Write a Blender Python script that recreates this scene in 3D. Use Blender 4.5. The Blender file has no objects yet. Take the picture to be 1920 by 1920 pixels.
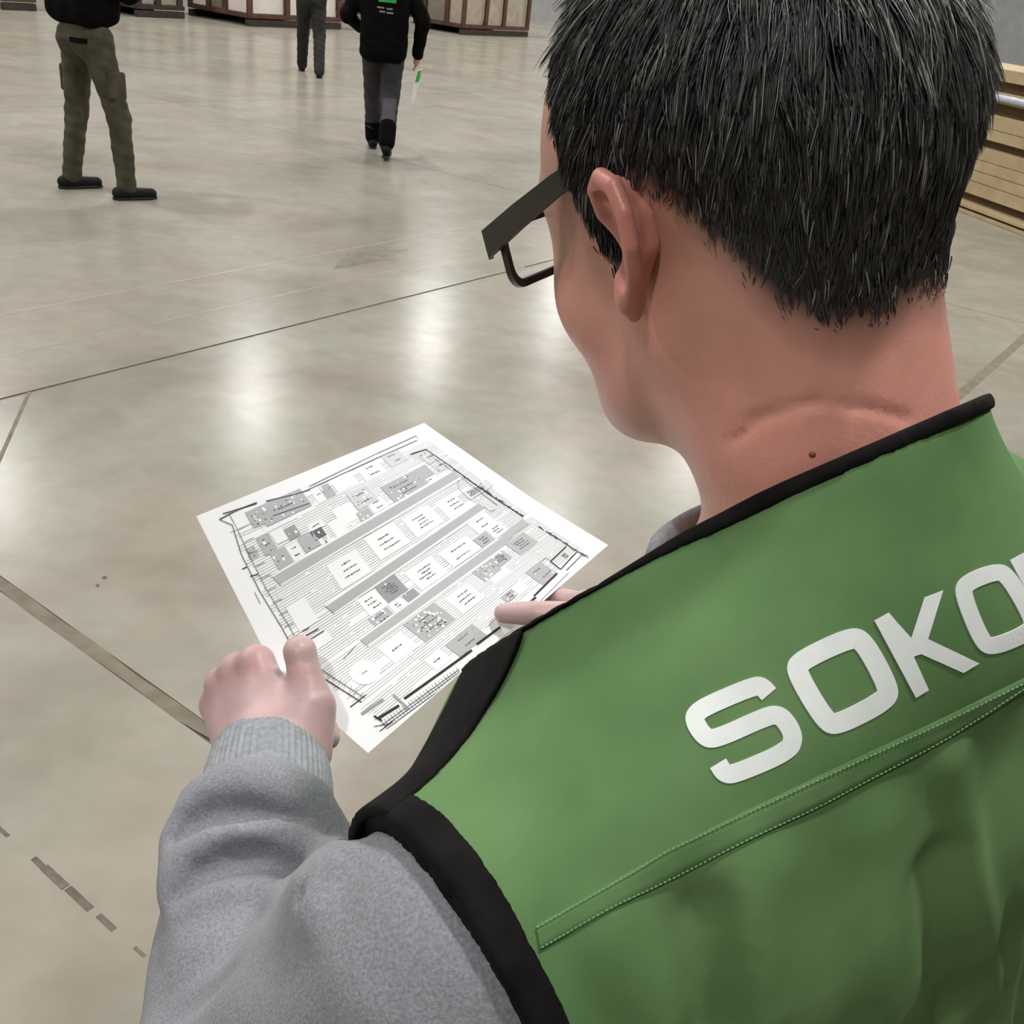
import bpy, bmesh, math, random
import numpy as np
from mathutils import Vector, Matrix
from mathutils.bvhtree import BVHTree

scene = bpy.context.scene
COL = scene.collection
rng = np.random.default_rng(7)
random.seed(7)

# ------------------------------------------------------------------ camera
FPX = 1900.0                      # focal length in pixels of the 1920 px frame
CAM_H = 1.68
ROLL = math.radians(7.0)
PITCH = math.atan(1022 / 1900)
cF = np.array([0, math.cos(PITCH), -math.sin(PITCH)])
_u0 = np.array([0, math.sin(PITCH), math.cos(PITCH)])
_r0 = np.array([1.0, 0, 0])
cR = math.cos(ROLL) * _r0 + math.sin(ROLL) * _u0
cU = math.cos(ROLL) * _u0 - math.sin(ROLL) * _r0
cC = np.array([0, 0, CAM_H])

cam_data = bpy.data.cameras.new('camera')
cam = bpy.data.objects.new('camera', cam_data)
COL.objects.link(cam)
cam_data.sensor_width = 36.0
cam_data.lens = 36.0 * FPX / 1920.0
cam_data.clip_start = 0.02
cam_data.clip_end = 200
mw = Matrix.Identity(4)
for i in range(3):
    mw[i][0], mw[i][1], mw[i][2], mw[i][3] = cR[i], cU[i], -cF[i], cC[i]
cam.matrix_world = mw
scene.camera = cam

# ------------------------------------------------------------------ world, view
world = bpy.data.worlds.new('world')
scene.world = world
world.use_nodes = True
world.node_tree.nodes['Background'].inputs[0].default_value = (0.75, 0.78, 0.8, 1)
world.node_tree.nodes['Background'].inputs[1].default_value = 0.05
vs = scene.view_settings
vs.view_transform = 'Standard'
vs.look = 'None'
vs.gamma = 1.0
vs.use_curve_mapping = False
vs.exposure = 0.0

# hall axes: A runs along the floor joints and lamp rows, B across them
hA = np.array([0.552, 0.834, 0.0])
hB = np.array([0.834, -0.552, 0.0])
CEIL = 9.0
LAMP_W = 520.0
LAMP0 = np.array([-3.0, 28.5])    # one lamp whose mirror image is seen in the floor


def P(x, y, d):
    """Point in the world seen at pixel (x, y), d metres along the optical axis."""
    return cC + d * (cF + cR * (x - 960) / FPX - cU * (y - 960) / FPX)


def floor_pt(x, y, z=0.0):
    r = cF + cR * (x - 960) / FPX - cU * (y - 960) / FPX
    return cC + r * (z - CAM_H) / r[2]


def to_px(p):
    v = np.asarray(p) - cC
    d = v @ cF
    return 960 + FPX * (v @ cR) / d, 960 - FPX * (v @ cU) / d, d


# ------------------------------------------------------------------ helpers
def link(o, parent=None):
    COL.objects.link(o)
    if parent is not None:
        o.parent = parent
    return o


def empty(name, loc=(0, 0, 0)):
    o = bpy.data.objects.new(name, None)
    o.empty_display_size = 0.1
    o.location = loc
    return link(o)


def tag(o, label=None, cat=None, group=None, kind=None):
    if label: o['label'] = label
    if cat: o['category'] = cat
    if group: o['group'] = group
    if kind: o['kind'] = kind
    return o


def mesh_obj(name, verts, faces, mat, parent=None, smooth=False, local=True):
    """verts are world coordinates; a parent Empty without rotation is subtracted."""
    v = np.asarray(verts, dtype=np.float64)
    if parent is not None and local:
        off = np.zeros(3)
        q = parent
        while q is not None:
            off += np.array(q.location)
            q = q.parent
        v = v - off
    me = bpy.data.meshes.new(name)
    if isinstance(faces, np.ndarray):
        n, k = faces.shape
        me.vertices.add(len(v))
        me.vertices.foreach_set('co', v.astype(np.float32).ravel())
        me.loops.add(n * k)
        me.loops.foreach_set('vertex_index', faces.astype(np.int32).ravel())
        me.polygons.add(n)
        me.polygons.foreach_set('loop_start', np.arange(0, n * k, k, dtype=np.int32))
        me.update(calc_edges=True)
    else:
        me.from_pydata([tuple(x) for x in v], [], [tuple(int(i) for i in f) for f in faces])
        me.update()
    if smooth:
        me.polygons.foreach_set('use_smooth', np.ones(len(me.polygons), dtype=bool))
    if mat is not None:
        me.materials.append(mat)
    o = bpy.data.objects.new(name, me)
    return link(o, parent)


class MB:
    """Collects boxes, tubes and prisms in world space into one mesh."""
    def __init__(self):
        self.v, self.f = [], []

    def add(self, vs_, fs_):
        n = len(self.v)
        self.v += [tuple(float(c) for c in q) for q in vs_]
        self.f += [tuple(n + i for i in f) for f in fs_]
        return self

    def box(self, c, ax, ay, az, sx, sy, sz, bevel=0.0):
        c = np.asarray(c, float)
        b = min(bevel, sx * .45, sy * .45, sz * .45)
        if b <= 0:
            vs_ = []
            for k in (-1, 1):
                for i, j in ((-1, -1), (1, -1), (1, 1), (-1, 1)):
                    vs_.append(c + ax * i * sx / 2 + ay * j * sy / 2 + az * k * sz / 2)
            return self.add(vs_, [(3, 2, 1, 0), (4, 5, 6, 7), (0, 1, 5, 4), (1, 2, 6, 5), (2, 3, 7, 6), (3, 0, 4, 7)])
        bm = bmesh.new()
        bmesh.ops.create_cube(bm, size=1)
        bmesh.ops.scale(bm, vec=(sx, sy, sz), verts=bm.verts)
        bmesh.ops.bevel(bm, geom=bm.edges[:], offset=b, segments=2, profile=.5, affect='EDGES')
        bm.verts.index_update()
        vs_ = [c + ax * v.co.x + ay * v.co.y + az * v.co.z for v in bm.verts]
        fs_ = [[v.index for v in f.verts] for f in bm.faces]
        bm.free()
        return self.add(vs_, fs_)

    def tube(self, pts, r, n=10, cap=True, flat=None):
        pts = [np.asarray(p, float) for p in pts]
        rs = r if hasattr(r, '__len__') else [r] * len(pts)
        rings = []
        ref = None
        for i, p in enumerate(pts):
            t = pts[min(i + 1, len(pts) - 1)] - pts[max(i - 1, 0)]
            t = t / (np.linalg.norm(t) + 1e-12)
            if ref is None:
                ref = np.array([0, 0, 1.0]) if abs(t[2]) < .9 else np.array([1.0, 0, 0])
            s = np.cross(t, ref); s /= np.linalg.norm(s)
            ref = np.cross(s, t)
            rings.append([p + rs[i] * (math.cos(a) * s + math.sin(a) * ref) for a in np.arange(n) * 2 * math.pi / n])
        vs_ = [q for ring in rings for q in ring]
        fs_ = []
        for i in range(len(pts) - 1):
            for j in range(n):
                k = (j + 1) % n
                fs_.append((i * n + j, i * n + k, (i + 1) * n + k, (i + 1) * n + j))
        if cap:
            fs_.append(tuple(range(n - 1, -1, -1)))
            fs_.append(tuple((len(pts) - 1) * n + j for j in range(n)))
        return self.add(vs_, fs_)

    def build(self, name, mat, parent=None, smooth=False):
        return mesh_obj(name, self.v, self.f, mat, parent, smooth)


# ------------------------------------------------------------------ materials
def srgb(r, g, b):
    def c(u):
        u /= 255.0
        return u / 12.92 if u <= .04045 else ((u + .055) / 1.055) ** 2.4
    return (c(r), c(g), c(b), 1.0)


def material(name, color, rough=.6, color2=None, scale=20.0, detail=4.0, bump=0.0, bump_scale=None, metal=0.0,
             spec=.5, lo=.35, hi=.65, sheen=0.0, attr=None, sss=0.0, coords='Object'):
    m = bpy.data.materials.new(name)
    m.use_nodes = True
    nt = m.node_tree
    N, L = nt.nodes, nt.links
    b = N['Principled BSDF']
    b.inputs['Roughness'].default_value = rough
    b.inputs['Metallic'].default_value = metal
    b.inputs['Specular IOR Level'].default_value = spec
    if sheen:
        b.inputs['Sheen Weight'].default_value = sheen
        b.inputs['Sheen Roughness'].default_value = .6
    if sss:
        b.inputs['Subsurface Weight'].default_value = sss
        b.inputs['Subsurface Radius'].default_value = (.006, .0022, .0012)
        b.inputs['Subsurface Scale'].default_value = 1.0
    tc = N.new('ShaderNodeTexCoord')
    out = None
    if color2 is not None:
        nz = N.new('ShaderNodeTexNoise')
        nz.inputs['Scale'].default_value = scale
        nz.inputs['Detail'].default_value = detail
        L.new(tc.outputs[coords], nz.inputs['Vector'])
        rp = N.new('ShaderNodeValToRGB')
        rp.color_ramp.elements[0].position = lo
        rp.color_ramp.elements[1].position = hi
        rp.color_ramp.elements[0].color = color
        rp.color_ramp.elements[1].color = color2
        L.new(nz.outputs['Fac'], rp.inputs['Fac'])
        out = rp.outputs['Color']
    if attr:
        at = N.new('ShaderNodeAttribute')
        at.attribute_name = attr
        if out is not None:
            mx = N.new('ShaderNodeMix'); mx.data_type = 'RGBA'; mx.blend_type = 'MULTIPLY'
            mx.inputs['Factor'].default_value = 1.0
            L.new(at.outputs['Color'], mx.inputs[6]); L.new(out, mx.inputs[7])
            out = mx.outputs[2]
        else:
            out = at.outputs['Color']
    if out is not None:
        L.new(out, b.inputs['Base Color'])
    else:
        b.inputs['Base Color'].default_value = color
    if bump:
        nb = N.new('ShaderNodeTexNoise')
        nb.inputs['Scale'].default_value = bump_scale or scale * 3
        nb.inputs['Detail'].default_value = 3
        L.new(tc.outputs[coords], nb.inputs['Vector'])
        bp = N.new('ShaderNodeBump')
        bp.inputs['Strength'].default_value = bump
        bp.inputs['Distance'].default_value = .002
        L.new(nb.outputs['Fac'], bp.inputs['Height'])
        L.new(bp.outputs['Normal'], b.inputs['Normal'])
    return m


def concrete():
    m = bpy.data.materials.new('polished_concrete')
    m.use_nodes = True
    nt = m.node_tree; N, L = nt.nodes, nt.links
    b = N['Principled BSDF']
    tc = N.new('ShaderNodeTexCoord')
    mp = N.new('ShaderNodeMapping')
    mp.inputs['Location'].default_value = (3.13, 1.71, .37)
    L.new(tc.outputs['Object'], mp.inputs['Vector'])

    def noise(scale, detail, lo, hi, c0, c1, dist=0.0):
        nz = N.new('ShaderNodeTexNoise')
        nz.inputs['Scale'].default_value = scale; nz.inputs['Detail'].default_value = detail
        nz.inputs['Distortion'].default_value = dist
        L.new(mp.outputs['Vector'], nz.inputs['Vector'])
        rp = N.new('ShaderNodeValToRGB')
        rp.color_ramp.elements[0].position = lo; rp.color_ramp.elements[1].position = hi
        rp.color_ramp.elements[0].color = c0; rp.color_ramp.elements[1].color = c1
        L.new(nz.outputs['Fac'], rp.inputs['Fac'])
        return rp.outputs['Color']

    def mix(a, c, mode, fac):
        mx = N.new('ShaderNodeMix'); mx.data_type = 'RGBA'; mx.blend_type = mode
        mx.inputs['Factor'].default_value = fac
        L.new(a, mx.inputs[6]); L.new(c, mx.inputs[7])
        return mx.outputs[2]
    base = noise(.9, 5, .25, .75, srgb(141, 136, 126), srgb(157, 154, 144), .3)
    warm = noise(1.7, 4, .38, .62, (.985, 1.0, .965, 1), (1.03, .965, .935, 1), .6)
    fine = noise(11, 8, .3, .72, (.90, .90, .89, 1), (1, 1, 1, 1), .4)
    mott = noise(4.2, 6, .32, .66, (.91, .905, .895, 1), (1.02, 1.02, 1.02, 1), .5)
    blot = noise(1.5, 5, .28, .52, (.82, .81, .79, 1), (1, 1, 1, 1), .3)
    c = mix(mix(mix(mix(base, warm, 'MULTIPLY', 1), fine, 'MULTIPLY', 1), blot, 'MULTIPLY', 1), mott, 'MULTIPLY', 1)
    L.new(c, b.inputs['Base Color'])
    b.inputs['Specular IOR Level'].default_value = .12
    b.inputs['Roughness'].default_value = .23
    return m


def emission(name, color, strength):
    m = bpy.data.materials.new(name); m.use_nodes = True
    nt = m.node_tree
    b = nt.nodes['Principled BSDF']
    b.inputs['Base Color'].default_value = color
    b.inputs['Emission Color'].default_value = color
    b.inputs['Emission Strength'].default_value = strength
    return m


M_CONC = concrete()
M_JOINT = material('joint_filler', srgb(112, 103, 90), .8, srgb(128, 120, 106), 14, spec=.1)
M_JOINT_DARK = material('open_joint', srgb(88, 81, 70), .9, srgb(112, 104, 92), 30)
M_STAIN = material('floor_stain', srgb(112, 106, 96), .4, srgb(128, 122, 112), 14, spec=.08)
M_WALL = material('wall_paint', srgb(140, 140, 140), .8, srgb(150, 150, 148), 2)
M_CEIL = material('ceiling_sheet', srgb(84, 84, 84), .8, srgb(92, 92, 92), 2)
M_LAMP = emission('lamp_panel', (1, .985, .96, 1), 415.0)
M_LAMPBODY = material('lamp_housing', srgb(60, 60, 62), .5, metal=.6)
M_SKIN = material('skin', (.93, .93, .93, 1), .42, (1, 1, 1, 1), 60, bump=.12, bump_scale=500, attr='tint', sss=.25)
M_HAIR = material('hair', (1, 1, 1, 1), .5, attr='tint', spec=.55)
M_VEST = material('green_twill', srgb(91, 124, 79), .9, srgb(106, 137, 91), 16, bump=.12, bump_scale=1600, spec=.08)
M_VESTBAND = material('green_twill_seam', srgb(84, 116, 73), .9, srgb(98, 128, 85), 30, bump=.15, bump_scale=1200, spec=.08)
M_BIND = material('black_binding', srgb(17, 17, 16), .9, srgb(27, 26, 25), 60, bump=.1, bump_scale=1500, spec=.12)
M_STITCH = material('stitch_thread', srgb(110, 150, 104), .8)
M_LETTER = material('white_print', srgb(228, 233, 230), .55, srgb(238, 242, 240), 40)
M_SWEAT = material('grey_marl', srgb(114, 116, 121), .95, srgb(144, 146, 151), 620, lo=.28, hi=.70, detail=7, bump=.3, bump_scale=700, sheen=.1, spec=.1)
M_RIB = material('grey_rib', srgb(130, 133, 137), .95, srgb(148, 151, 155), 200, bump=.2, bump_scale=700, spec=.15)
M_TROUS = material('dark_trousers', srgb(42, 44, 48), .9, srgb(54, 56, 60), 40)
M_SHOE = material('shoe_black', srgb(16, 15, 15), .7, srgb(26, 25, 25), 30, spec=.2)
M_SOLE = material('shoe_sole', srgb(38, 36, 35), .8)
M_FRAME = material('glasses_black', srgb(20, 18, 17), .35, spec=.5)
M_TEMPLE = material('glasses_temple', srgb(48, 43, 38), .5, srgb(56, 50, 44), 60)
M_PAPER = material('paper_white', srgb(229, 229, 232), .7, srgb(235, 235, 237), 8, spec=.3)


def glass_mat():
    m = bpy.data.materials.new('lens_glass'); m.use_nodes = True
    b = m.node_tree.nodes['Principled BSDF']
    b.inputs['Base Color'].default_value = (1, 1, 1, 1)
    b.inputs['Roughness'].default_value = 0.0
    b.inputs['Transmission Weight'].default_value = 1.0
    b.inputs['IOR'].default_value = 1.05
    b.inputs['Specular IOR Level'].default_value = .8
    return m


M_LENS = glass_mat()


# ------------------------------------------------------------------ signed-distance modelling
def rc(a, b, ra, rb=None):
    """Capsule with two radii."""
    a = np.asarray(a, np.float32); b = np.asarray(b, np.float32)
    rb = ra if rb is None else rb
    ab = b - a; l2 = max(float(ab @ ab), 1e-9)

    def f(p):
        t = np.clip(((p - a) @ ab) / l2, 0, 1)
        q = p - a - t[:, None] * ab
        return np.sqrt(np.einsum('ij,ij->i', q, q)) - (ra + (rb - ra) * t)
    f.bs = ((a + b) / 2, math.sqrt(l2) / 2 + max(ra, rb))
    return f


def ell(c, r, M=None):
    c = np.asarray(c, np.float32); r = np.asarray(r, np.float32)
    Mt = None if M is None else np.asarray(M, np.float32)

    def f(p):
        q = p - c
        if Mt is not None:
            q = q @ Mt
        k0 = np.sqrt(((q / r) ** 2).sum(1)) + 1e-9
        k1 = np.sqrt(((q / (r * r)) ** 2).sum(1)) + 1e-9
        return np.maximum(k0 * (k0 - 1) / k1, (k0 - 1) * float(r.min()))
    f.bs = (c, float(r.max()))
    return f


def rbox(c, h, rad, M=None):
    c = np.asarray(c, np.float32); h = np.asarray(h, np.float32) - rad
    Mt = None if M is None else np.asarray(M, np.float32)

    def f(p):
        q = p - c
        if Mt is not None:
            q = q @ Mt
        q = np.abs(q) - h
        return np.sqrt((np.maximum(q, 0) ** 2).sum(1)) + np.minimum(q.max(1), 0) - rad
    f.bs = (c, float(np.linalg.norm(h)) + rad)
    return f


def poly(pts, r):
    """Chain of capsules; r scalar or list."""
    rs = r if hasattr(r, '__len__') else [r] * len(pts)
    fs = [rc(pts[i], pts[i + 1], rs[i], rs[i + 1]) for i in range(len(pts) - 1)]

    def f(p):
        d = fs[0](p)
        for g in fs[1:]:
            d = np.minimum(d, g(p))
        return d
    pa = np.asarray(pts, np.float32); c = (pa.min(0) + pa.max(0)) / 2
    f.bs = (c, float(np.linalg.norm(pa - c, axis=1).max()) + max(rs))
    return f


def smin(a, b, k):
    h = np.maximum(k - np.abs(a - b), 0) / k
    return np.minimum(a, b) - h * h * k * .25


def smax(a, b, k):
    return -smin(-a, -b, k)


def carve(d, p, cutter, k):
    """Smoothly subtract a field where the batch reaches it."""
    c, r = cutter.bs
    lo_, hi_ = p.min(0), p.max(0)
    m = (lo_ + hi_) / 2
    if np.linalg.norm(m - c) - np.linalg.norm(hi_ - m) > r + k + .01:
        return d
    return smax(d, -cutter(p), k)


class Union:
    """Smooth union of (field, k); members out of reach are skipped per batch."""
    def __init__(self, items):
        self.items = [(i if isinstance(i, tuple) else (i, .01)) for i in items]
        self.c = np.array([g.bs[0] for g, k in self.items], np.float32)
        self.r = np.array([g.bs[1] + k + .012 for g, k in self.items], np.float32)

    def __call__(self, p):
        if len(p) > 8:
            lo_, hi_ = p.min(0), p.max(0)
            c = (lo_ + hi_) / 2
            rad = float(np.linalg.norm(hi_ - c))
            dist = np.linalg.norm(self.c - c, axis=1) - self.r - rad
            use = np.nonzero(dist < 0)[0]
            if not len(use):
                return np.full(len(p), max(.02, float(dist.min())), np.float32)
        else:
            use = range(len(self.items))
        d = None
        for i in use:
            g, k = self.items[i]
            e = g(p)
            d = e if d is None else smin(d, e, k)
        return d


def mesh_sdf(f, lo, hi, h, B=4, slack=1.5):
    """Sparse surface nets of the field f. Returns verts, quads."""
    lo = np.asarray(lo, np.float64)
    n = np.ceil((np.asarray(hi) - lo) / (h * B)).astype(int) + 1
    # coarse pass (two levels)
    S = 4
    ns = np.ceil(n / S).astype(int)
    gi = np.stack(np.meshgrid(*[np.arange(k) for k in ns], indexing='ij'), -1).reshape(-1, 3)
    big = B * S * h
    cen = (lo + (gi + .5) * big).astype(np.float32)
    dv = np.concatenate([f(cen[i:i + 50]) for i in range(0, len(cen), 50)])
    gi = gi[np.abs(dv) < big * .87 * slack + .004]
    sub = np.stack(np.meshgrid(*[np.arange(S)] * 3, indexing='ij'), -1).reshape(-1, 3)
    loc = np.stack(np.meshgrid(*[np.arange(B + 1)] * 3, indexing='ij'), -1).reshape(-1, 3)
    off = (loc * h).astype(np.float32)
    NX, NY, NZ = (ns * S * B + 2)
    cid_all, cpos_all, edges = [], [], []

    def gid(ijk):
        return (ijk[..., 0].astype(np.int64) * NY + ijk[..., 1]) * NZ + ijk[..., 2]
    corner = np.stack(np.meshgrid([0, 1], [0, 1], [0, 1], indexing='ij'), -1).reshape(-1, 3)
    E = [(a, b) for a in range(8) for b in range(8) if b > a and np.abs(corner[a] - corner[b]).sum() == 1]
    for g in gi:
        blk = g * S + sub
        bc = (lo + (blk + .5) * (B * h)).astype(np.float32)
        bd = f(bc)
        blk = blk[np.abs(bd) < B * h * .87 * slack + .002]
        if not len(blk):
            continue
        org = (lo + blk * (B * h)).astype(np.float32)
        pts = (org[:, None, :] + off[None]).reshape(-1, 3)
        D = f(pts).reshape(len(blk), B + 1, B + 1, B + 1)
        D = np.where(np.abs(D) < 1e-7, 1e-7, D)
        base = blk * B
        cs = np.stack([D[:, c[0]:c[0] + B, c[1]:c[1] + B, c[2]:c[2] + B] for c in corner], -1)
        s = cs < 0
        act = s.any(-1) & ~s.all(-1)
        if not act.any():
            continue
        bi, ci, cj, ck = np.nonzero(act)
        v = cs[act]
        acc = np.zeros((len(v), 3)); cnt = np.zeros(len(v))
        for a, b in E:
            m = (v[:, a] < 0) != (v[:, b] < 0)
            t = v[m, a] / (v[m, a] - v[m, b])
            acc[m] += corner[a] + t[:, None] * (corner[b] - corner[a])
            cnt[m] += 1
        ijk = base[bi] + np.stack([ci, cj, ck], -1)
        cid_all.append(gid(ijk))
        cpos_all.append(lo + (ijk + acc / cnt[:, None]) * h)
        for ax in range(3):
            sl0 = [slice(0, B)] * 3
            sl1 = list(sl0); sl1[ax] = slice(1, B + 1)
            d0 = D[(slice(None),) + tuple(sl0)]; d1 = D[(slice(None),) + tuple(sl1)]
            m = (d0 < 0) != (d1 < 0)
            b2, i2, j2, k2 = np.nonzero(m)
            if len(b2):
                ij = base[b2] + np.stack([i2, j2, k2], -1)
                edges.append((ax, ij, (d0[m] < 0)))
    cid = np.concatenate(cid_all); pos = np.concatenate(cpos_all)
    o = np.argsort(cid); cid = cid[o]; pos = pos[o]
    quads = []
    for ax, ij, inside in edges:
        u, w = [(1, 2), (2, 0), (0, 1)][ax]
        eu = np.zeros(3, int); eu[u] = 1
        ew = np.zeros(3, int); ew[w] = 1
        ids = np.stack([gid(ij - eu - ew), gid(ij - ew), gid(ij), gid(ij - eu)], -1)
        ix = np.searchsorted(cid, ids)
        ix = np.minimum(ix, len(cid) - 1)
        ok = (cid[ix] == ids).all(1)
        q = ix[ok]
        flip = ~inside[ok]
        q[flip] = q[flip][:, ::-1]
        quads.append(q)
    return close_holes(pos, np.concatenate(quads))


def close_holes(v, f):
    """Fill the rare three- or four-sided gaps left by the sparse pass."""
    e = np.concatenate([f[:, [0, 1]], f[:, [1, 2]], f[:, [2, 3]], f[:, [3, 0]]]).astype(np.int64)
    e.sort(1)
    n = len(v)
    key, cnt = np.unique(e[:, 0] * n + e[:, 1], return_counts=True)
    lone = key[cnt == 1]
    if not len(lone) or len(lone) > 400:
        return v, f
    nb = {}
    for k in lone:
        a_, b_ = int(k // n), int(k % n)
        nb.setdefault(a_, []).append(b_); nb.setdefault(b_, []).append(a_)
    newv, newf, seen = [], [], set()
    for s0 in nb:
        if s0 in seen: continue
        loop = [s0]; seen.add(s0)
        while True:
            nx = [q for q in nb[loop[-1]] if q not in seen]
            if not nx: break
            loop.append(nx[0]); seen.add(nx[0])
        if s0 in nb[loop[-1]] and len(loop) == 4:
            newf.append(loop)
        elif s0 in nb[loop[-1]] and len(loop) == 3:
            newv.append((v[loop[2]] + v[loop[0]]) / 2)
            newf.append(loop + [n + len(newv) - 1])
        elif s0 in nb[loop[-1]] and len(loop) in (6, 8):
            newv.append(v[loop].mean(0))
            newf += [[loop[i], loop[i + 1], loop[(i + 2) % len(loop)], n + len(newv) - 1] for i in range(0, len(loop), 2)]
    if newv: v = np.concatenate([v, np.array(newv)])
    if newf: f = np.concatenate([f, np.array(newf, dtype=f.dtype)])
    return v, f


def join(parts):
    vs_, fs_, n = [], [], 0
    for v, f in parts:
        vs_.append(v); fs_.append(f + n); n += len(v)
    return np.concatenate(vs_), np.concatenate(fs_)


def smooth_mesh(v, f, it=2, lam=.5):
    e = np.concatenate([f[:, [0, 1]], f[:, [1, 2]], f[:, [2, 3]], f[:, [3, 0]]])
    for _ in range(it):
        acc = np.zeros_like(v); cnt = np.zeros(len(v))
        for a, b in ((0, 1), (1, 0)):
            for k in range(3):
                acc[:, k] += np.bincount(e[:, a], v[e[:, b], k], len(v))
            cnt += np.bincount(e[:, a], minlength=len(v))
        v = v + lam * (acc / np.maximum(cnt, 1)[:, None] - v)
    return v


def bvh(v, f):
    return BVHTree.FromPolygons([tuple(x) for x in v], [tuple(int(i) for i in q) for q in f])


def set_tint(o, cols):
    me = o.data
    at = me.color_attributes.new('tint', 'FLOAT_COLOR', 'POINT')
    c = np.ones((len(me.vertices), 4), np.float32)
    c[:, :3] = cols
    at.data.foreach_set('color', c.ravel())


def rot_frame(yaw_left, pitch_down, roll=0.0):
    """Columns x right, y forward, z up."""
    y, p, r = map(math.radians, (yaw_left, pitch_down, roll))
    f0 = np.array([-math.sin(y), math.cos(y), 0]); x = np.array([math.cos(y), math.sin(y), 0]); z = np.array([0, 0, 1.0])
    f = math.cos(p) * f0 - math.sin(p) * z
    u = math.cos(p) * z + math.sin(p) * f0
    x2 = math.cos(r) * x - math.sin(r) * u
    u2 = math.cos(r) * u + math.sin(r) * x
    return np.stack([x2, f, u2], 1)


# ------------------------------------------------------------------ hall: floor, walls, ceiling, lamps
def hall(a, b, z=0.0):
    return hA * a + hB * b + np.array([0, 0, z])


UPZ = np.array([0, 0, 1.0])
mb = MB().box(hall(19, -.5, -.104), hA, hB, UPZ, 64, 47, .2)
FLOOR = tag(mb.build('floor', M_JOINT_DARK), 'polished grey concrete warehouse floor', kind='structure')
a_lines = [-12.5, -4.8, 1.17, 7.17, 13.2, 19.2, 25.2, 31.2, 37.2, 43.2, 50.5]
b_lines = [-23.5, -15.7, -9.65, -3.62, 2.4, 8.4, 14.4, 22.5]
for i in range(len(a_lines) - 1):
    for j in range(len(b_lines) - 1):
        g = .004
        a0, a1 = a_lines[i] + g, a_lines[i + 1] - g
        b0, b1 = b_lines[j] + g, b_lines[j + 1] - g
        if abs(b_lines[j] + 3.62) < .01: b0 += .005
        if abs(b_lines[j + 1] + 3.62) < .01: b1 -= .005
        if i == 2: a0 += .017
        if i == 1: a1 -= .017
        MB().box(hall((a0 + a1) / 2, (b0 + b1) / 2, -.008), hA, hB, UPZ, a1 - a0, b1 - b0, .016).build('slab', M_CONC, FLOOR)
# filled expansion joint near the camera, worn along its edges
rj = np.random.default_rng(3)
mb = MB()
bs = np.arange(-8.0, 3.0, .05)
w0 = .018 + .006 * np.interp(bs, np.arange(-9, 4, .21), rj.normal(size=62))
w1 = .018 + .006 * np.interp(bs, np.arange(-9, 4, .17), rj.normal(size=77))
for k in range(len(bs) - 1):
    vs_ = [hall(1.17 - w0[k], bs[k], .0006), hall(1.17 + w1[k], bs[k], .0006), hall(1.17 + w1[k + 1], bs[k + 1], .0006), hall(1.17 - w0[k + 1], bs[k + 1], .0006)]
    mb.add(vs_, [(0, 1, 2, 3)])
tag(mb.build('joint_filler', M_JOINT, FLOOR), 'grey brown filled expansion joint')
# broken remains of a dark tape line
for bb, ll, ww in ((-1.80, .20, .010), (-1.62, .05, .008), (-1.49, .035, .012), (-1.435, .075, .017), (-1.355, .075, .015), (-1.27, .05, .012), (-1.17, .03, .007), (-1.11, .04, .006)):
    MB().box(hall(.70 + .02 * (bb + 1.4), bb, .0005), hA, hB, UPZ, ww, ll, .001).build('tape_residue', M_JOINT_DARK, FLOOR)
# faint pale tape lines and a diagonal saw cut
M_PALE = material('pale_tape_mark', srgb(157, 153, 142), .25, srgb(146, 142, 131), 5, spec=.12)
for b0, a0, a1, w in ((-4.5, 1.6, 6.2, .02), (-4.02, 2.0, 5.2, .012)):
    MB().box(hall((a0 + a1) / 2, b0, .0004), hA, hB, UPZ, a1 - a0, w, .0008).build('tape_mark', M_PALE, FLOOR)
p0, p1 = floor_pt(55, 735), floor_pt(-20, 905)
dd = (p1 - p0) / np.linalg.norm(p1 - p0)
MB().box((p0 + p1) / 2 + [0, 0, .0004], dd, np.cross(UPZ, dd), UPZ, np.linalg.norm(p1 - p0), .014, .0008).build('saw_cut', M_JOINT, FLOOR)


def stain(poly_px, name='stain'):
    vs_ = [floor_pt(x, y, .0007) for x, y in poly_px]
    n = len(vs_)
    c = np.mean(vs_, axis=0)
    MB().add(list(vs_) + [c], [(i, (i + 1) % n, n) for i in range(n)]).build(name, M_STAIN, FLOOR)


stain([(624, 505), (640, 486), (652, 484), (648, 474), (700, 470), (768, 467), (735, 478), (742, 487), (700, 489), (660, 500)])
stain([(632, 562), (645, 556), (664, 558), (672, 565), (655, 571), (638, 569)])
M_SPECK = material('dark_speck', srgb(80, 72, 62), .6)
for x, y, r in ((196, 1083, 5), (183, 1098, 4), (1230, 1100, 4)):
    vs_ = [floor_pt(x + r * math.cos(t), y + .7 * r * math.sin(t), .0008) for t in np.arange(8) * math.pi / 4]
    MB().add(vs_, [tuple(range(7, -1, -1))]).build('speck', M_SPECK, FLOOR)
for ys in (-.91,):
    MB().box(hall(6.0, ys, .0004), hA, hB, UPZ, 5, .05, .0008).build('tape_mark', M_JOINT, FLOOR)

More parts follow.
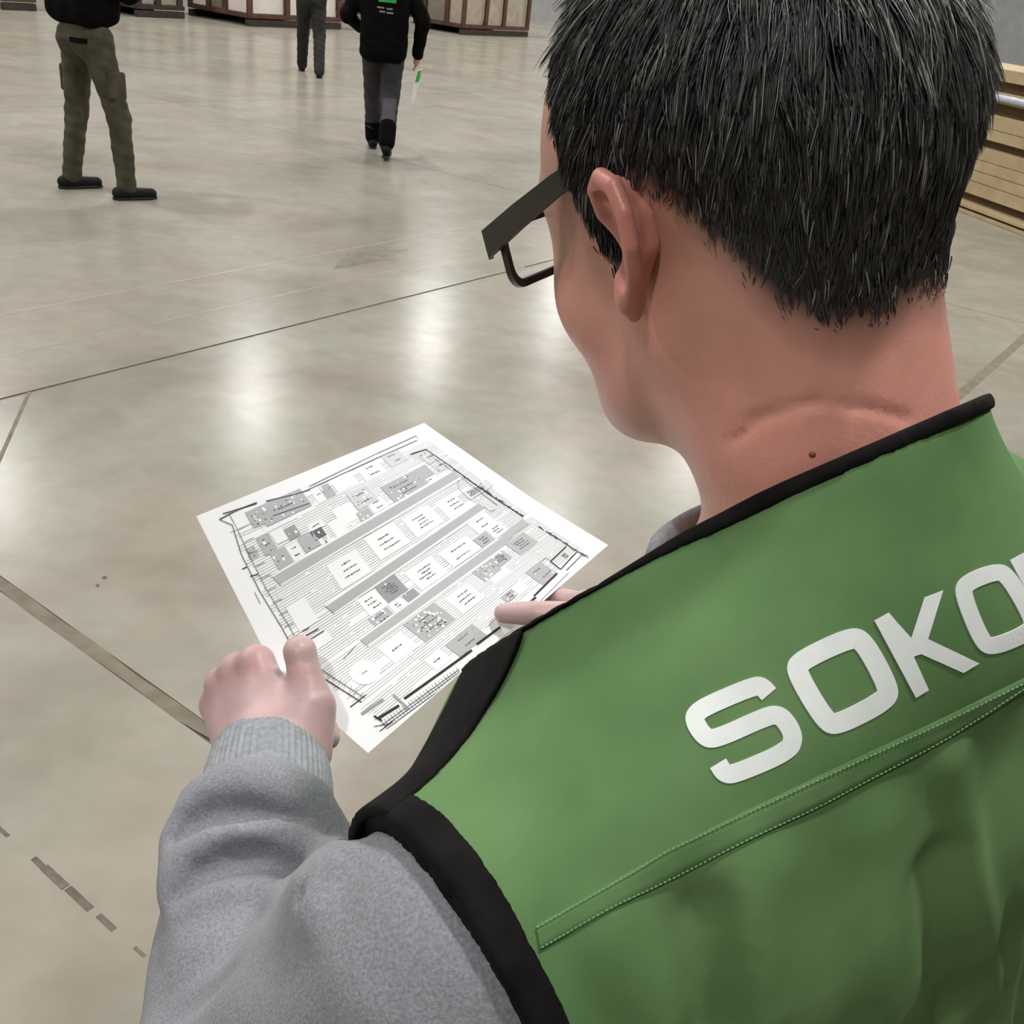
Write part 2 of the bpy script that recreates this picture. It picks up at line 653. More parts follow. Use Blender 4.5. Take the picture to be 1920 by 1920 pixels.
A0, A1, B0, B1 = -12, 50, -23, 22
for nm, c, sa, sb, lab in (('wall_left', (19, B0 - .1), 62.4, .2, 'long pale hall wall behind the crates'), ('wall_right', (19, B1 + .1), 62.4, .2, 'long pale hall wall on the right side'),
                           ('wall_back', (A1 + .1, -.5), .2, 45.4, 'far pale end wall of the hall'), ('wall_front', (A0 - .1, -.5), .2, 45.4, 'pale end wall behind the camera')):
    tag(MB().box(hall(*c, CEIL / 2), hA, hB, UPZ, sa, sb, CEIL).build(nm, M_WALL), lab, kind='structure')
tag(MB().box(hall(19, -.5, CEIL + .1), hA, hB, UPZ, 62.4, 45.4, .2).build('ceiling', M_CEIL), 'flat grey hall ceiling', kind='structure')

lampP = MB().box((0, 0, -.07), hA, hB, UPZ, .62, .5, .01)
lampH = MB().box((0, 0, -.02), hA, hB, UPZ, .72, .6, .08, .02)
lampH.tube([(0, 0, 0), (0, 0, .34)], .012, 8)
me_p = me_h = None
for b in (-18.3, -9.4, .6):
    for a in np.arange(-4.46, 48, 6.65):
        e = empty('ceiling_lamp', hall(a, b, CEIL - .34))
        tag(e, 'square high bay ceiling lamp above the hall floor', 'lamp', 'high bay lamps under the ceiling')
        if me_p is None:
            o1 = lampH.build('housing', M_LAMPBODY); o1.parent = e; me_h = o1.data
            o2 = lampP.build('light_panel', M_LAMP); o2.parent = e; me_p = o2.data
        else:
            link(bpy.data.objects.new('housing', me_h), e)
            link(bpy.data.objects.new('light_panel', me_p), e)
# ------------------------------------------------------------------ the man with the plan (nearest figure)
HC = P(1370, 371, .459)                         # centre of the head
HF = rot_frame(41, 20, -10.7)                      # head: turned left, bent down
TF = rot_frame(40, 0, -5)                       # torso
C7 = P(1575, 880, .475) - .05 * TF[:, 1]


def hp(x, y, z):
    return HC + HF @ np.array([x, y, z])


def tp(x, y, z):
    return C7 + TF @ np.array([x, y, z])


MAN_BASE = np.array([C7[0], C7[1], 0]) + .07 * TF[:, 1]
MAN = empty('person', MAN_BASE)
tag(MAN, 'man in green vest and grey sweatshirt bending over a printed plan, back turned', 'person')

# --- arms: shoulder, elbow, wrist
SL, EL, WL = tp(-.168, .015, -.150), P(480, 2080, .52), P(503, 1400, .69)
SR = tp(.22, .015, -.165)
WR = P(1130, 1235, .80)
ER = tp(.33, .14, -.38)

# --- head and neck
head = [
    (ell(hp(0, -.012, .030), (.076, .097, .084), HF), .01),
    (ell(hp(0, .038, -.026), (.058, .055, .082), HF), .03),
    (rc(hp(-.046, .0, -.046), hp(-.018, .062, -.090), .018, .016), .03),
    (rc(hp(.046, .0, -.046), hp(.018, .062, -.090), .018, .016), .03),
    (ell(hp(0, .076, -.096), (.024, .016, .016), HF), .02),
    (ell(hp(-.036, .056, -.034), (.021, .022, .022), HF), .02),
    (ell(hp(.040, .056, -.032), (.024, .024, .024), HF), .02),
    (rc(hp(-.026, .078, .018), hp(.026, .078, .018), .010), .02),
    (rc(hp(0, .092, .004), hp(0, .116, -.034), .008, .012), .012),
    (ell(hp(-.011, .106, -.038), (.009, .009, .007), HF), .006),
    (ell(hp(.011, .106, -.038), (.009, .009, .007), HF), .006),
    (ell(hp(0, .098, -.064), (.024, .009, .006), HF), .006),
    (ell(hp(0, .096, -.073), (.021, .010, .007), HF), .006),
    (ell(hp(0, .028, -.082), (.042, .048, .024), HF), .03),
]
neck = [
    (rc(hp(0, -.026, -.03), tp(0, .048, -.03), .055, .055), .03),
    (rc(hp(-.024, -.03, -.04), tp(-.02, .040, -.02), .036, .038), .03),
    (rc(hp(.024, -.03, -.04), tp(.02, .040, -.02), .036, .038), .03),
]
torso = [
    (ell(tp(0, .085, -.28), (.150, .095, .23), TF), .04),
    (rc(tp(-.05, .04, -.075), tp(-.155, .03, -.125), .040, .040), .04),
    (rc(tp(.05, .04, -.075), tp(.155, .03, -.125), .040, .040), .04),
    (ell(tp(0, .085, -.50), (.155, .115, .20), TF), .05),
    (ell(tp(0, .07, -.60), (.165, .115, .12), TF), .05),
]


def hand_left():
    s = []
    mcp = [P(480, 1243, .722), P(445, 1258, .733), P(418, 1284, .742), P(406, 1322, .748)]
    wr = [P(538, 1405, .693), P(508, 1405, .697), P(480, 1408, .70), P(455, 1412, .703)]
    for k in range(4):
        s.append((rc(wr[k], mcp[k], .0185, (.0128, .0130, .0125, .0115)[k]), .010))
    pip = [P(520, 1250, .768), P(505, 1275, .780), P(495, 1310, .786), P(500, 1350, .782)]
    tip = [P(585, 1265, .762), P(580, 1300, .762), P(585, 1345, .752), P(606, 1382, .740)]
    for k in range(4):
        s.append((poly([mcp[k], pip[k], tip[k]], [.0112, .0095, .0078]), .006))
    # thumb lying on the sheet
    s.append((poly([P(562, 1405, .690), P(582, 1325, .697), P(572, 1268, .702), P(563, 1225, .708)], [.0225, .0170, .0122, .0108]), .010))
    s.append((ell(P(561, 1218, .705), (.0100, .0100, .0085)), .006))
    s.append((rc(P(505, 1335, .712), P(562, 1345, .705), .019, .018), .016))
    s.append((poly([P(590, 1345, .735), P(612, 1365, .722), P(617, 1384, .712)], [.010, .0088, .0078]), .006))
    # little finger closing below the sheet
    return s


def hand_right():
    s = []
    s.append((poly([P(1150, 1215, .80), P(1085, 1160, .80), P(1005, 1150, .803), P(945, 1150, .812)], [.020, .0135, .0102, .0082]), .012))
    mcp = [P(1100, 1135, .83), P(1125, 1150, .85), P(1150, 1175, .86), P(1165, 1205, .865)]
    for k in range(4):
        s.append((rc(P(1150, 1235, .81), mcp[k], .019, .012), .014))
        s.append((poly([mcp[k], mcp[k] + (P(1040, 1120, .87) - P(1100, 1135, .83)), mcp[k] + (P(985, 1135, .865) - P(1100, 1135, .83))], [.0105, .0092, .0078]), .006))
    return s


arms = [
    (rc(SL, EL, .047, .040), .03), (rc(EL, WL, .042, .028), .03),
    (rc(SR, ER, .047, .040), .03), (rc(ER, WR, .042, .028), .03),
    (rc(WL, P(505, 1390, .70), .028, .027), .01),
]
socket = [ell(hp(s * .032, .091, -.002), (.017, .016, .013), HF) for s in (-1, 1)]
eyes = [ell(hp(s * .032, .072, -.003), (.0125, .0125, .0115), HF) for s in (-1, 1)]
body_u = Union(head + neck + torso + arms + hand_left() + hand_right())
# creases in the back of the neck and the notch between thumb and index
def trace(f, x, y, t=.2):
    d = cF + cR * (x - 960) / FPX - cU * (y - 960) / FPX
    d = d / np.linalg.norm(d)
    for _ in range(60):
        e = float(f((cC + d * t)[None].astype(np.float32))[0])
        t += e * .9
        if abs(e) < 2e-4: break
    return cC + d * t


neck_only = Union(head + neck)
crease = [poly([trace(neck_only, *q) for q in pts], r) for pts, r in (
    ([(1370, 830), (1430, 788), (1500, 765), (1570, 757), (1640, 768), (1700, 785)], .0003),
    ([(1400, 790), (1470, 762), (1540, 750)], .0002))]


# --- shape of the vest, needed to keep the sweatshirt under it
v_u = Union([
    (ell(tp(0, .085, -.27), (.192, .135, .27), TF), .05),
    (ell(tp(0, .045, -.135), (.175, .100, .125), TF), .05),
    (rc(tp(-.03, .040, -.058), tp(-.13, .030, -.122), .066, .060), .05),
    (rc(tp(-.13, .030, -.122), tp(-.225, .032, -.157), .060, .070), .03),
    (rbox(tp(.075, .040, -.435), (.285, .108, .32), .085, TF), .06),
    (rc(tp(.03, .040, -.055), tp(.30, .032, -.175), .066, .070), .05),
    (rc(tp(0, .045, -.06), tp(0, .072, .05), .078, .066), .04),
    (ell(tp(0, .080, -.50), (.195, .150, .24), TF), .05),
])


def tloc(p):
    return (p - C7.astype(np.float32)) @ TF.astype(np.float32)


def armhole(side):
    def f(p):
        q = tloc(p)
        xb = (.238 if side < 0 else .345) - .16 * np.maximum(0, -.10 - q[:, 2])
        return xb - side * q[:, 0]
    return f


arm_l, arm_r = armhole(-1), armhole(1)
neck_hole_v = rc(tp(0, .045, -.06), tp(0, .085, .10), .064, .062)
# plane of the neckline: high at the nape, falling to the front
NP = P(1560, 870, .47)
_l = P(1835, 758, .50) - P(1290, 995, .44); _l /= np.linalg.norm(_l)
_v = P(1560, 870, 1) - cC; _v /= np.linalg.norm(_v)
_n = np.cross(_l, _v); _n /= np.linalg.norm(_n)
if _n[2] < 0: _n = -_n
NN = _n.astype(np.float32)


def neck_c(p):
    up = (p - NP.astype(np.float32)) @ NN
    q = tloc(p)
    return -(up + np.clip(.12 * (-.07 - q[:, 0]), 0, .006) + .16 * np.maximum(0, q[:, 1] - .06))      # above the plane is cut away


def body_f(p):
    d = body_u(p)
    near = ((p - hp(0, .1, 0)) ** 2).sum(1) < .09 ** 2
    if near.any():
        q = p[near]; e = d[near]
        for s in socket:
            e = smax(e, -s(q), .012)
        for s in eyes:
            e = smin(e, s(q), .003)
        d = d.copy(); d[near] = e
    for c in crease:
        d = carve(d, p, c, .0045)
    q = tloc(p)
    inn = (np.abs(q[:, 0]) < .225) & (q[:, 1] < .14) & (q[:, 2] < .04) & (q[:, 2] > -.20)
    if inn.any():
        d = d.copy(); d[inn] = smax(d[inn], v_u(p[inn]) + .012 - 1.0 * np.maximum(0, q[inn, 2] + .085), .02)
    return d


allp = np.array([HC + [-.2, -.2, -.2], HC + [.2, .2, .2], WL - .15, WL + .12, WR - .13, WR + .13, EL - .07, ER - .07, ER + .07, SR + .1, SL - .1, tp(0, .07, -.74)])
bv, bf = mesh_sdf(body_f, allp.min(0) - .01, allp.max(0) + .01, .0023)


# --- ear (fine field, joined into the same body mesh)
def ear(side):
    def e(a, b, c):      # a back, b up, c outward
        a, b, c = a * .85, b * .82, c * .85
        return hp(side * (.0735 + c), -.006 - a * .96 - b * .12, -.002 + b - a * .1)
    helix = poly([e(.002, .004, .004), e(-.007, .016, .007), e(-.006, .028, .011), e(.004, .0345, .016), e(.016, .031, .020), e(.0235, .019, .0225),
                  e(.025, .004, .0225), e(.020, -.010, .018), e(.012, -.021, .013), e(.005, -.027, .010)], [.003, .0034, .0036, .0038, .0038, .0036, .0034, .0033, .0036, .0040])
    anti = poly([e(.006, .022, .010), e(.014, .012, .0145), e(.0155, .0, .016), e(.012, -.010, .014), e(.006, -.014, .011)], [.0025, .003, .0032, .003, .003])
    plate = poly([e(.002, .028, .008), e(.014, .022, .013), e(.018, .008, .015), e(.016, -.006, .013), e(.008, -.018, .008)], .0035)
    plate2 = poly([e(.004, .024, .003), e(.010, .012, .003), e(.011, .0, .003), e(.006, -.014, .003)], [.006, .008, .008, .006])
    lobe = ell(e(.004, -.026, .008), (.0040, .0065, .0105), HF)
    u = Union([(helix, .002), (anti, .003), (plate, .006), (plate2, .006), (lobe, .006)])
    cup = ell(e(.004, .0, .017), (.008, .010, .016), HF)
    slit = poly([e(-.001, .026, .014), e(.010, .024, .018), e(.018, .012, .0205), e(.019, .0, .020)], .0022)

    def f(p):
        return smax(smax(u(p), -cup(p), .003), -slit(p), .002)
    pts = np.array([e(a, b, c) for a in (-.02, .035) for b in (-.045, .045) for c in (-.012, .035)])
    return mesh_sdf(f, pts.min(0), pts.max(0), .0009)


evl, efl = ear(-1)
evr, efr = ear(1)
nb_, ne_ = len(bv), len(evl) + len(evr)
V, Fq = join([(bv, bf), (evl, efl), (evr, efr)])
BODY = mesh_obj('body', V, Fq, M_SKIN, MAN, smooth=True)


def lin(r, g, b):
    return np.array(srgb(r, g, b)[:3])


# hairline in the head frame: lowest height carrying hair against azimuth (0 front, 180 back)
HL_AZ = np.array([0, 35, 55, 66, 72, 84, 92, 104, 118, 132, 146, 162, 180])
HL_Z = np.array([.088, .080, .050, .012, -.026, -.034, .018, .012, -.012, -.040, -.054, -.056, -.050])


def hair_mask(v):
    q = (v - HC) @ HF
    az = np.degrees(np.arctan2(np.abs(q[:, 0]), q[:, 1] + .012))
    return q, az, q[:, 2] - np.interp(az, HL_AZ, HL_Z)


def skin_tint(v, is_ear):
    base = np.tile(lin(197, 147, 129), (len(v), 1))
    q, az, hm = hair_mask(v)
    tz = (v - C7) @ TF
    neckw = np.clip(1 - np.abs(tz[:, 2] - .03) / .09, 0, 1) * (np.linalg.norm(v - C7, axis=1) < .2)
    base += neckw[:, None] * (lin(238, 166, 151) - lin(197, 147, 129))  # redder neck, also lightened to stand in for light from above and behind
    base[is_ear] = lin(206, 136, 124)
    hand = (np.linalg.norm(v - P(500, 1300, .72), axis=1) < .13) | (np.linalg.norm(v - P(1060, 1150, .82), axis=1) < .11)
    base[hand] = lin(186, 156, 155)
    for kx, ky, kd in ((480, 1243, .71), (445, 1256, .72), (412, 1282, .73), (402, 1320, .735), (572, 1262, .69)):
        kn = np.exp(-((v - P(kx, ky, kd)) ** 2).sum(1) / .010 ** 2)
        base += (kn * .55)[:, None] * (lin(174, 124, 121) - base)
    inh = (np.linalg.norm(q, axis=1) < .17) & ~is_ear
    s = (.45 * np.clip((hm + .016) / .018, 0, 1) + .55 * np.clip((hm - .001) / .010, 0, 1)) * inh * np.where(az > 105, 1, np.clip((hm + .004) / .006, 0, 1))
    base = base * (1 - s[:, None]) + s[:, None] * lin(36, 30, 28)
    return base


is_ear = np.zeros(len(V), bool); is_ear[nb_:] = True
set_tint(BODY, skin_tint(V, is_ear))

# --- sweatshirt
sw_u = Union([
    (ell(tp(0, .085, -.24), (.178, .128, .27), TF), .04),
    (rc(tp(-.03, .035, -.045), tp(-.155, .03, -.10), .055, .055), .05),
    (rc(tp(.03, .035, -.045), tp(.155, .03, -.10), .055, .055), .05),
    (ell(tp(0, .085, -.50), (.17, .13, .20), TF), .05),
    (rc(SL, EL, .060, .062), .03), (rc(tp(-.222, .030, -.166), EL, .0685, .062), .02), (rc(EL, P(487, 1605, .614), .064, .052), .014),
    (rc(SR, ER, .066, .062), .03), (rc(ER, WR + .05 * (ER - WR) / np.linalg.norm(ER - WR), .062, .045), .03),
])
lo = np.min([EL, ER, WL, WR, tp(0, .0, -.72), SL, SR, tp(-.2, .2, 0), tp(.2, .2, 0)], axis=0) - .11
hi = np.max([EL, ER, WL, WR, tp(0, .0, 0), SL, SR, tp(-.2, .2, 0), tp(.2, .2, 0)], axis=0) + .11
sv0, sf0 = mesh_sdf(sw_u, lo, hi, .008)
SWT = bvh(sv0, sf0)


def hit(tree, x, y, lift=0.0):
    d = cF + cR * (x - 960) / FPX - cU * (y - 960) / FPX
    d = d / np.linalg.norm(d)
    loc, nrm, idx, dist = tree.ray_cast(Vector(cC), Vector(d))
    if loc is None:
        return None, None
    n = np.array(nrm)
    if n @ d > 0: n = -n
    return np.array(loc) + lift * n, n


def surf_line(tree, pts, lift=0.0, step=40):
    out = []
    for (x0, y0), (x1, y1) in zip(pts[:-1], pts[1:]):
        n = max(1, int(math.hypot(x1 - x0, y1 - y0) / step))
        for k in range(n):
            out.append((x0 + (x1 - x0) * k / n, y0 + (y1 - y0) * k / n))
    out.append(pts[-1])
    return [p for p in (hit(tree, x, y, lift)[0] for x, y in out) if p is not None]


def taper(pts, r, e=.6):
    n = len(pts)
    return [r * (e + (1 - e) * math.sin(math.pi * k / (n - 1))) for k in range(n)]


sw_folds = [  # ridges of cloth on the near sleeve
    ([(338, 1640), (348, 1570), (385, 1505), (440, 1480), (510, 1482), (575, 1510), (620, 1565), (640, 1630)], .020, -.002),
    ([(335, 1680), (370, 1615), (430, 1578), (500, 1575), (560, 1600), (595, 1650), (604, 1700)], .016, .000),
    ([(318, 1770), (355, 1700), (420, 1664), (500, 1664), (560, 1692), (600, 1730)], .018, -.009),
    ([(300, 1850), (360, 1780), (440, 1745), (530, 1750)], .016, -.011),
]
sw_items = list(sw_u.items)
for pts, r, lift in sw_folds:
    L_ = surf_line(SWT, pts, lift, 22)
    if len(L_) > 2:
        sw_items.append((poly(L_, taper(L_, r)), .010))
sw_ridged = Union(sw_items)
sw_cuts = []
for pts, r, lift in [
    ([(352, 1590), (372, 1555), (410, 1538), (470, 1538), (540, 1548)], .009, .006),
    ([(345, 1690), (385, 1645), (440, 1622), (500, 1620), (555, 1648), (596, 1695)], .006, .005),
    ([(318, 1915), (380, 1868), (440, 1820)], .005, .002)]:
    L_ = surf_line(SWT, pts, lift, 22)
    if len(L_) > 2:
        sw_cuts.append(poly(L_, taper(L_, r, .15)))
neck_hole = rc(tp(0, .04, -.02), hp(0, -.02, -.02), .072, .07)


def sweat_f(p):
    d = sw_ridged(p)
    for c in sw_cuts:
        d = carve(d, p, c, .012)
    d = carve(d, p, neck_hole, .004)
    q = tloc(p)
    inner = np.abs(q[:, 0]) < .233 + .10 * (q[:, 0] > 0) - .16 * np.maximum(0, -.10 - q[:, 2])
    m = inner & (q[:, 2] < .05) & (q[:, 1] < .16)
    if m.any():
        vd = v_u(p[m])
        d = d.copy()
        d[m] = np.where(vd < .06, smax(d[m], vd + .014, .004), d[m])
    m = q[:, 2] > -.17
    if m.any():
        d = d.copy()
        d[m] = smax(d[m], -neck_c(p[m]) + .007, .004)
    w = np.sin(p[:, 0] * 61 + 3 * np.sin(p[:, 2] * 37)) * np.sin(p[:, 1] * 53 + p[:, 2] * 41)
    return d + .0014 * w


sv, sf = mesh_sdf(sweat_f, lo, hi, .0040)
SWEAT = mesh_obj('sweatshirt', sv, sf, M_SWEAT, MAN, smooth=True)


def cuff(w0, w1, r0, r1, name='cuff'):
    """Ribbed tube from w0 (hand end) to w1."""
    ax = (w1 - w0) / np.linalg.norm(w1 - w0)
    s = np.cross(ax, [0, 0, 1.0]); s /= np.linalg.norm(s)
    t = np.cross(ax, s)
    n, rows = 288, 22
    vs_, fs_ = [], []
    for i in range(rows + 4):
        if i <= rows:
            u = i / rows; inner = 0
        else:
            u = (0, 0, .25, .5)[i - rows - 1] if False else [0.0, .02, .3][i - rows - 1]; inner = 1
        for j in range(n):
            a = j * 2 * math.pi / n
            rr = r0 + (r1 - r0) * u + .0022 * math.sin(math.pi * u)
            rr += .0006 * min(1, i / 6) * math.cos(a * 60) - (.0035 if inner else 0) - (.0012 if i == 0 else 0)
            vs_.append(w0 + (w1 - w0) * u + rr * (math.cos(a) * s + .93 * math.sin(a) * t))
    order = [rows + 3, rows + 2, rows + 1] + list(range(rows + 1))
    for r_a, r_b in zip(order[:-1], order[1:]):
        for j in range(n):
            k = (j + 1) % n
            fs_.append((r_a * n + j, r_a * n + k, r_b * n + k, r_b * n + j))
    return mesh_obj(name, vs_, np.array(fs_), M_RIB, SWEAT, smooth=True)


cuff(P(505, 1412, .695), P(492, 1600, .610), .0385, .0420)
axr = (ER - WR) / np.linalg.norm(ER - WR)
cuff(WR + .01 * axr, WR + .07 * axr, .036, .04)
# soft rolled neckband of the sweatshirt
n_, prof_ = 64, [(.006, -.045), (.010, -.028), (.0105, -.010), (.0085, .0), (.005, .004), (.001, .0), (-.002, -.012), (-.003, -.04)]
vs_, fs_ = [], []
for k in range(n_):
    a = 2 * math.pi * k / n_
    for r_, z_ in prof_:
        vs_.append(tp(-.006 + (.055 + r_) * math.sin(a), .068 + (.060 + r_) * math.cos(a), -.043 - .024 * math.cos(a) + z_ + .002 * math.sin(3 * a)))
m_ = len(prof_)
for k in range(n_):
    for c in range(m_ - 1):
        a, b_ = k * m_ + c, ((k + 1) % n_) * m_ + c
        fs_.append((a, a + 1, b_ + 1, b_))
mesh_obj('neckband', vs_, fs_, M_RIB, SWEAT, smooth=True)

# --- vest
def vest_cut(p):
    return np.minimum(np.minimum(arm_l(p), arm_r(p)), np.minimum(neck_c(p), neck_hole_v(p)))


def vest_f(p):
    d = v_u(p)
    c = vest_cut(p)
    zc = (p - C7) @ TF[:, 2]
    return np.maximum(smax(d, -c, .003), -.68 - zc)


vlo = np.min([tp(x, y, z) for x in (-.3, .36) for y in (-.12, .27) for z in (-.72, .08)], axis=0)
vhi = np.max([tp(x, y, z) for x in (-.3, .36) for y in (-.12, .27) for z in (-.72, .08)], axis=0)
vv, vf = mesh_sdf(vest_f, vlo, vhi, .009)
VT0 = bvh(vv, vf)
ridges, grooves = [], []
for pts, r, lift in [([(1780, 1430), (1815, 1560), (1840, 1720), (1858, 1850), (1868, 1925)], .007, -.0035),
                     ([(1925, 1640), (1900, 1760), (1878, 1925)], .006, -.003),
                     ([(1420, 1640), (1400, 1760), (1395, 1925)], .016, -.0135),
                     ([(1640, 1560), (1640, 1760), (1650, 1925)], .018, -.0158),
                     ([(1150, 1760), (1210, 1860), (1240, 1930)], .012, -.0105)]:
    L_ = surf_line(VT0, pts, lift)
    if len(L_) > 1: ridges.append((poly(L_, r), .014))
for pts, r, lift in [([(1755, 1640), (1765, 1760), (1790, 1925)], .010, .004), ([(1318, 1720), (1335, 1830), (1345, 1925)], .008, .003)]:
    L_ = surf_line(VT0, pts, lift)
    if len(L_) > 1: grooves.append(poly(L_, r))
v_items = Union(v_u.items + ridges)


def vest_f2(p):
    d = v_items(p)
    for g in grooves:
        d = carve(d, p, g, .016)
    w = np.sin(p[:, 0] * 43 + 2 * np.sin(p[:, 1] * 31)) * np.sin(p[:, 1] * 37 + p[:, 2] * 29)
    zc = (p - C7) @ TF[:, 2]
    return np.maximum(smax(d + .0011 * w, -vest_cut(p), .003), -.68 - zc)


vv, vf = mesh_sdf(vest_f2, vlo, vhi, .0040)
VEST = mesh_obj('vest', vv, vf, M_VEST, MAN, smooth=True)
VT = bvh(vv, vf)


def bind_f(cutter, w):
    def f(p):
        d = v_u(p) - .0022
        c = cutter(p)
        ww = w - (w - .0018) * np.clip((-tloc(p)[:, 0] - .075) / .05, 0, 1) if w < .01 else w
        return smax(smax(d, c - ww, .002), -(c + .0015), .002)
    return f


for nm, cu, w in (('armhole_binding', arm_l, .014), ('armhole_binding', arm_r, .014), ('neck_binding', neck_c, .006)):
    g = bind_f(cu, w)
    x0, x1 = ((-.3, -.02) if cu is arm_l else (.02, .36)) if nm[0] == 'a' else (-.13, .13)
    cs = [tp(x, y, z) for x in (x0, x1) for y in (-.14, .28) for z in (-.42, .09)]
    # only the outer skin of the band is kept
    def g2(p, g=g, cu=cu, deep=.014 if nm[0] == 'a' else .006):
        v = v_u(p)
        return np.maximum(np.maximum(g(p), np.minimum(-(v + .006), np.maximum(cu(p) - .001, -(v + deep)))), -neck_hole_v(p) - .001)
    b_v, b_f = mesh_sdf(g2, np.min(cs, axis=0), np.max(cs, axis=0), .0021)
    b_v = smooth_mesh(b_v, b_f, 4)
    mesh_obj(nm, b_v, b_f, M_BIND, VEST, smooth=True)


def ribbon(tree, pts, hw, lift, closed=False, th=.0007, step=6):
    """Flat strip of half width hw (pixels at the surface) laid on a surface along a pixel path."""
    pts = [np.array(p, float) for p in pts]
    if closed:
        pts = pts + [pts[0]]
    path = []
    for a, b in zip(pts[:-1], pts[1:]):
        n = max(1, int(np.linalg.norm(b - a) / step))
        path += [a + (b - a) * k / n for k in range(n)]
    if not closed:
        path.append(pts[-1])
    n = len(path)
    vs_, fs_ = [], []
    rows = []
    for i, p in enumerate(path):
        a = path[(i - 1) % n] if closed or i > 0 else p
        b = path[(i + 1) % n] if closed or i < n - 1 else p
        t = (b - a) / (np.linalg.norm(b - a) + 1e-9)
        m = np.array([-t[1], t[0]])
        row = []
        for s_ in (-1, -.33, .33, 1):
            q, nn = hit(tree, *(p + m * hw * s_))
            if q is None:
                row = None; break
            row.append((q + nn * (lift + th * .2), q + nn * (lift - .0012)))
        rows.append(row)
    idx = []
    for r in rows:
        if r is None:
            idx.append(None); continue
        idx.append(len(vs_))
        vs_ += [x[0] for x in r] + [r[0][1], r[3][1]]
    rng_ = range(n if closed else n - 1)
    for i in rng_:
        a, b = idx[i], idx[(i + 1) % n]
        if a is None or b is None:
            continue
        for k in range(3):
            fs_.append((a + k, a + k + 1, b + k + 1, b + k))
        fs_.append((a + 4, a, b, b + 4)); fs_.append((a + 3, a + 5, b + 5, b + 3))
    return vs_, fs_


def smooth_path(pts, closed=False, it=3):
    """Corner cutting."""
    pts = [np.array(p, float) for p in pts]
    for _ in range(it):
        out = []
        n = len(pts)
        for i in range(n if closed else n - 1):
            a, b = pts[i], pts[(i + 1) % n]
            out += [a * .75 + b * .25, a * .25 + b * .75]
        if not closed:
            out = [pts[0]] + out + [pts[-1]]
        pts = out
    return pts


def Z8(x, y):
    return (1200 + .375 * x, 950 + .375 * y)


def fill_poly(tree, pts, lift, cuts=2):
    bm = bmesh.new()
    vs_ = [bm.verts.new((x, y, 0)) for x, y in pts]
    bm.faces.new(vs_)
    bmesh.ops.triangulate(bm, faces=bm.faces[:])
    for _ in range(cuts):
        bmesh.ops.subdivide_edges(bm, edges=bm.edges[:], cuts=1, use_grid_fill=True)
        bmesh.ops.triangulate(bm, faces=bm.faces[:])
    bm.verts.index_update()
    out = [hit(tree, v.co.x, v.co.y, lift)[0] for v in bm.verts]
    fs_ = [[v.index for v in f.verts] for f in bm.faces]
    bm.free()
    if any(o is None for o in out):
        return [], []
    return out, fs_


# --- printed letters on the yoke
letters = []
S_ = [(643, 938), (612, 902), (575, 893), (350, 988), (282, 1030), (268, 1068), (318, 1150), (372, 1166), (620, 1052), (690, 1036), (740, 1090), (768, 1160), (735, 1225), (470, 1338), (420, 1335), (388, 1283)]
letters.append(ribbon(VT, smooth_path([Z8(*p) for p in S_], it=3), 17.5, .0004))
O1 = [(780, 830), (790, 775), (1050, 652), (1115, 668), (1240, 900), (1232, 965), (985, 1092), (925, 1075)]
letters.append(ribbon(VT, smooth_path([Z8(*p) for p in O1], True, 3), 19, .0004, closed=True))
K_ = [(1168, 568), (1240, 528), (1318, 668), (1352, 655), (1418, 452), (1512, 416), (1436, 660), (1692, 782), (1612, 830), (1402, 736), (1365, 748), (1440, 915), (1375, 955)]
letters.append(fill_poly(VT, [Z8(*p) for p in K_], .0006, 3))
O2 = [(1612, 445), (1620, 385), (1765, 325), (1830, 335), (1965, 570), (1950, 625), (1760, 705), (1705, 675)]
letters.append(ribbon(VT, smooth_path([Z8(*p) for p in O2], True, 3), 15.5, .0004, closed=True))
L_path = [(1878, 248), (2040, 545), (2180, 470)]
letters.append(ribbon(VT, [Z8(*p) for p in L_path], 14.5, .0004))
for (lv, lf), ch in zip(letters, 'SOKOL'):
    if lv:
        o = mesh_obj('letter', lv, lf, M_LETTER, VEST)
        tag(o, 'white printed letter ' + ch + ' across the shoulders')

# --- double stitched yoke seam
upper = [(1004, 1733), (1120, 1668), (1250, 1589), (1400, 1517), (1550, 1445), (1774, 1341), (1930, 1265), (2060, 1200)]
lower = [(1012, 1783), (1150, 1706), (1300, 1630), (1420, 1571), (1540, 1512), (1773, 1388), (1910, 1299), (2060, 1215)]
bv_, bf_ = [], []
for k in range(61):
    t = k / 60 * 7
    i = min(int(t), 6); w = t - i
    a = np.array(upper[i]) * (1 - w) + np.array(upper[i + 1]) * w
    b = np.array(lower[i]) * (1 - w) + np.array(lower[i + 1]) * w
    row = [hit(VT, *(a + (b - a) * s_)) for s_ in (0, .08, .35, .65, .92, 1)]
    if any(r[0] is None for r in row):
        break
    h_ = (-.001, .0010, .0013, .0013, .0016, -.0012)
    n0 = len(bv_)
    bv_ += [r[0] + r[1] * hh for r, hh in zip(row, h_)]
    if n0:
        for c in range(5):
            bf_.append((n0 - 6 + c, n0 - 5 + c, n0 + c + 1, n0 + c))
tag(mesh_obj('yoke_seam', bv_, bf_, M_VESTBAND, VEST, smooth=True), 'double stitched seam band below the letters')
mb = MB()
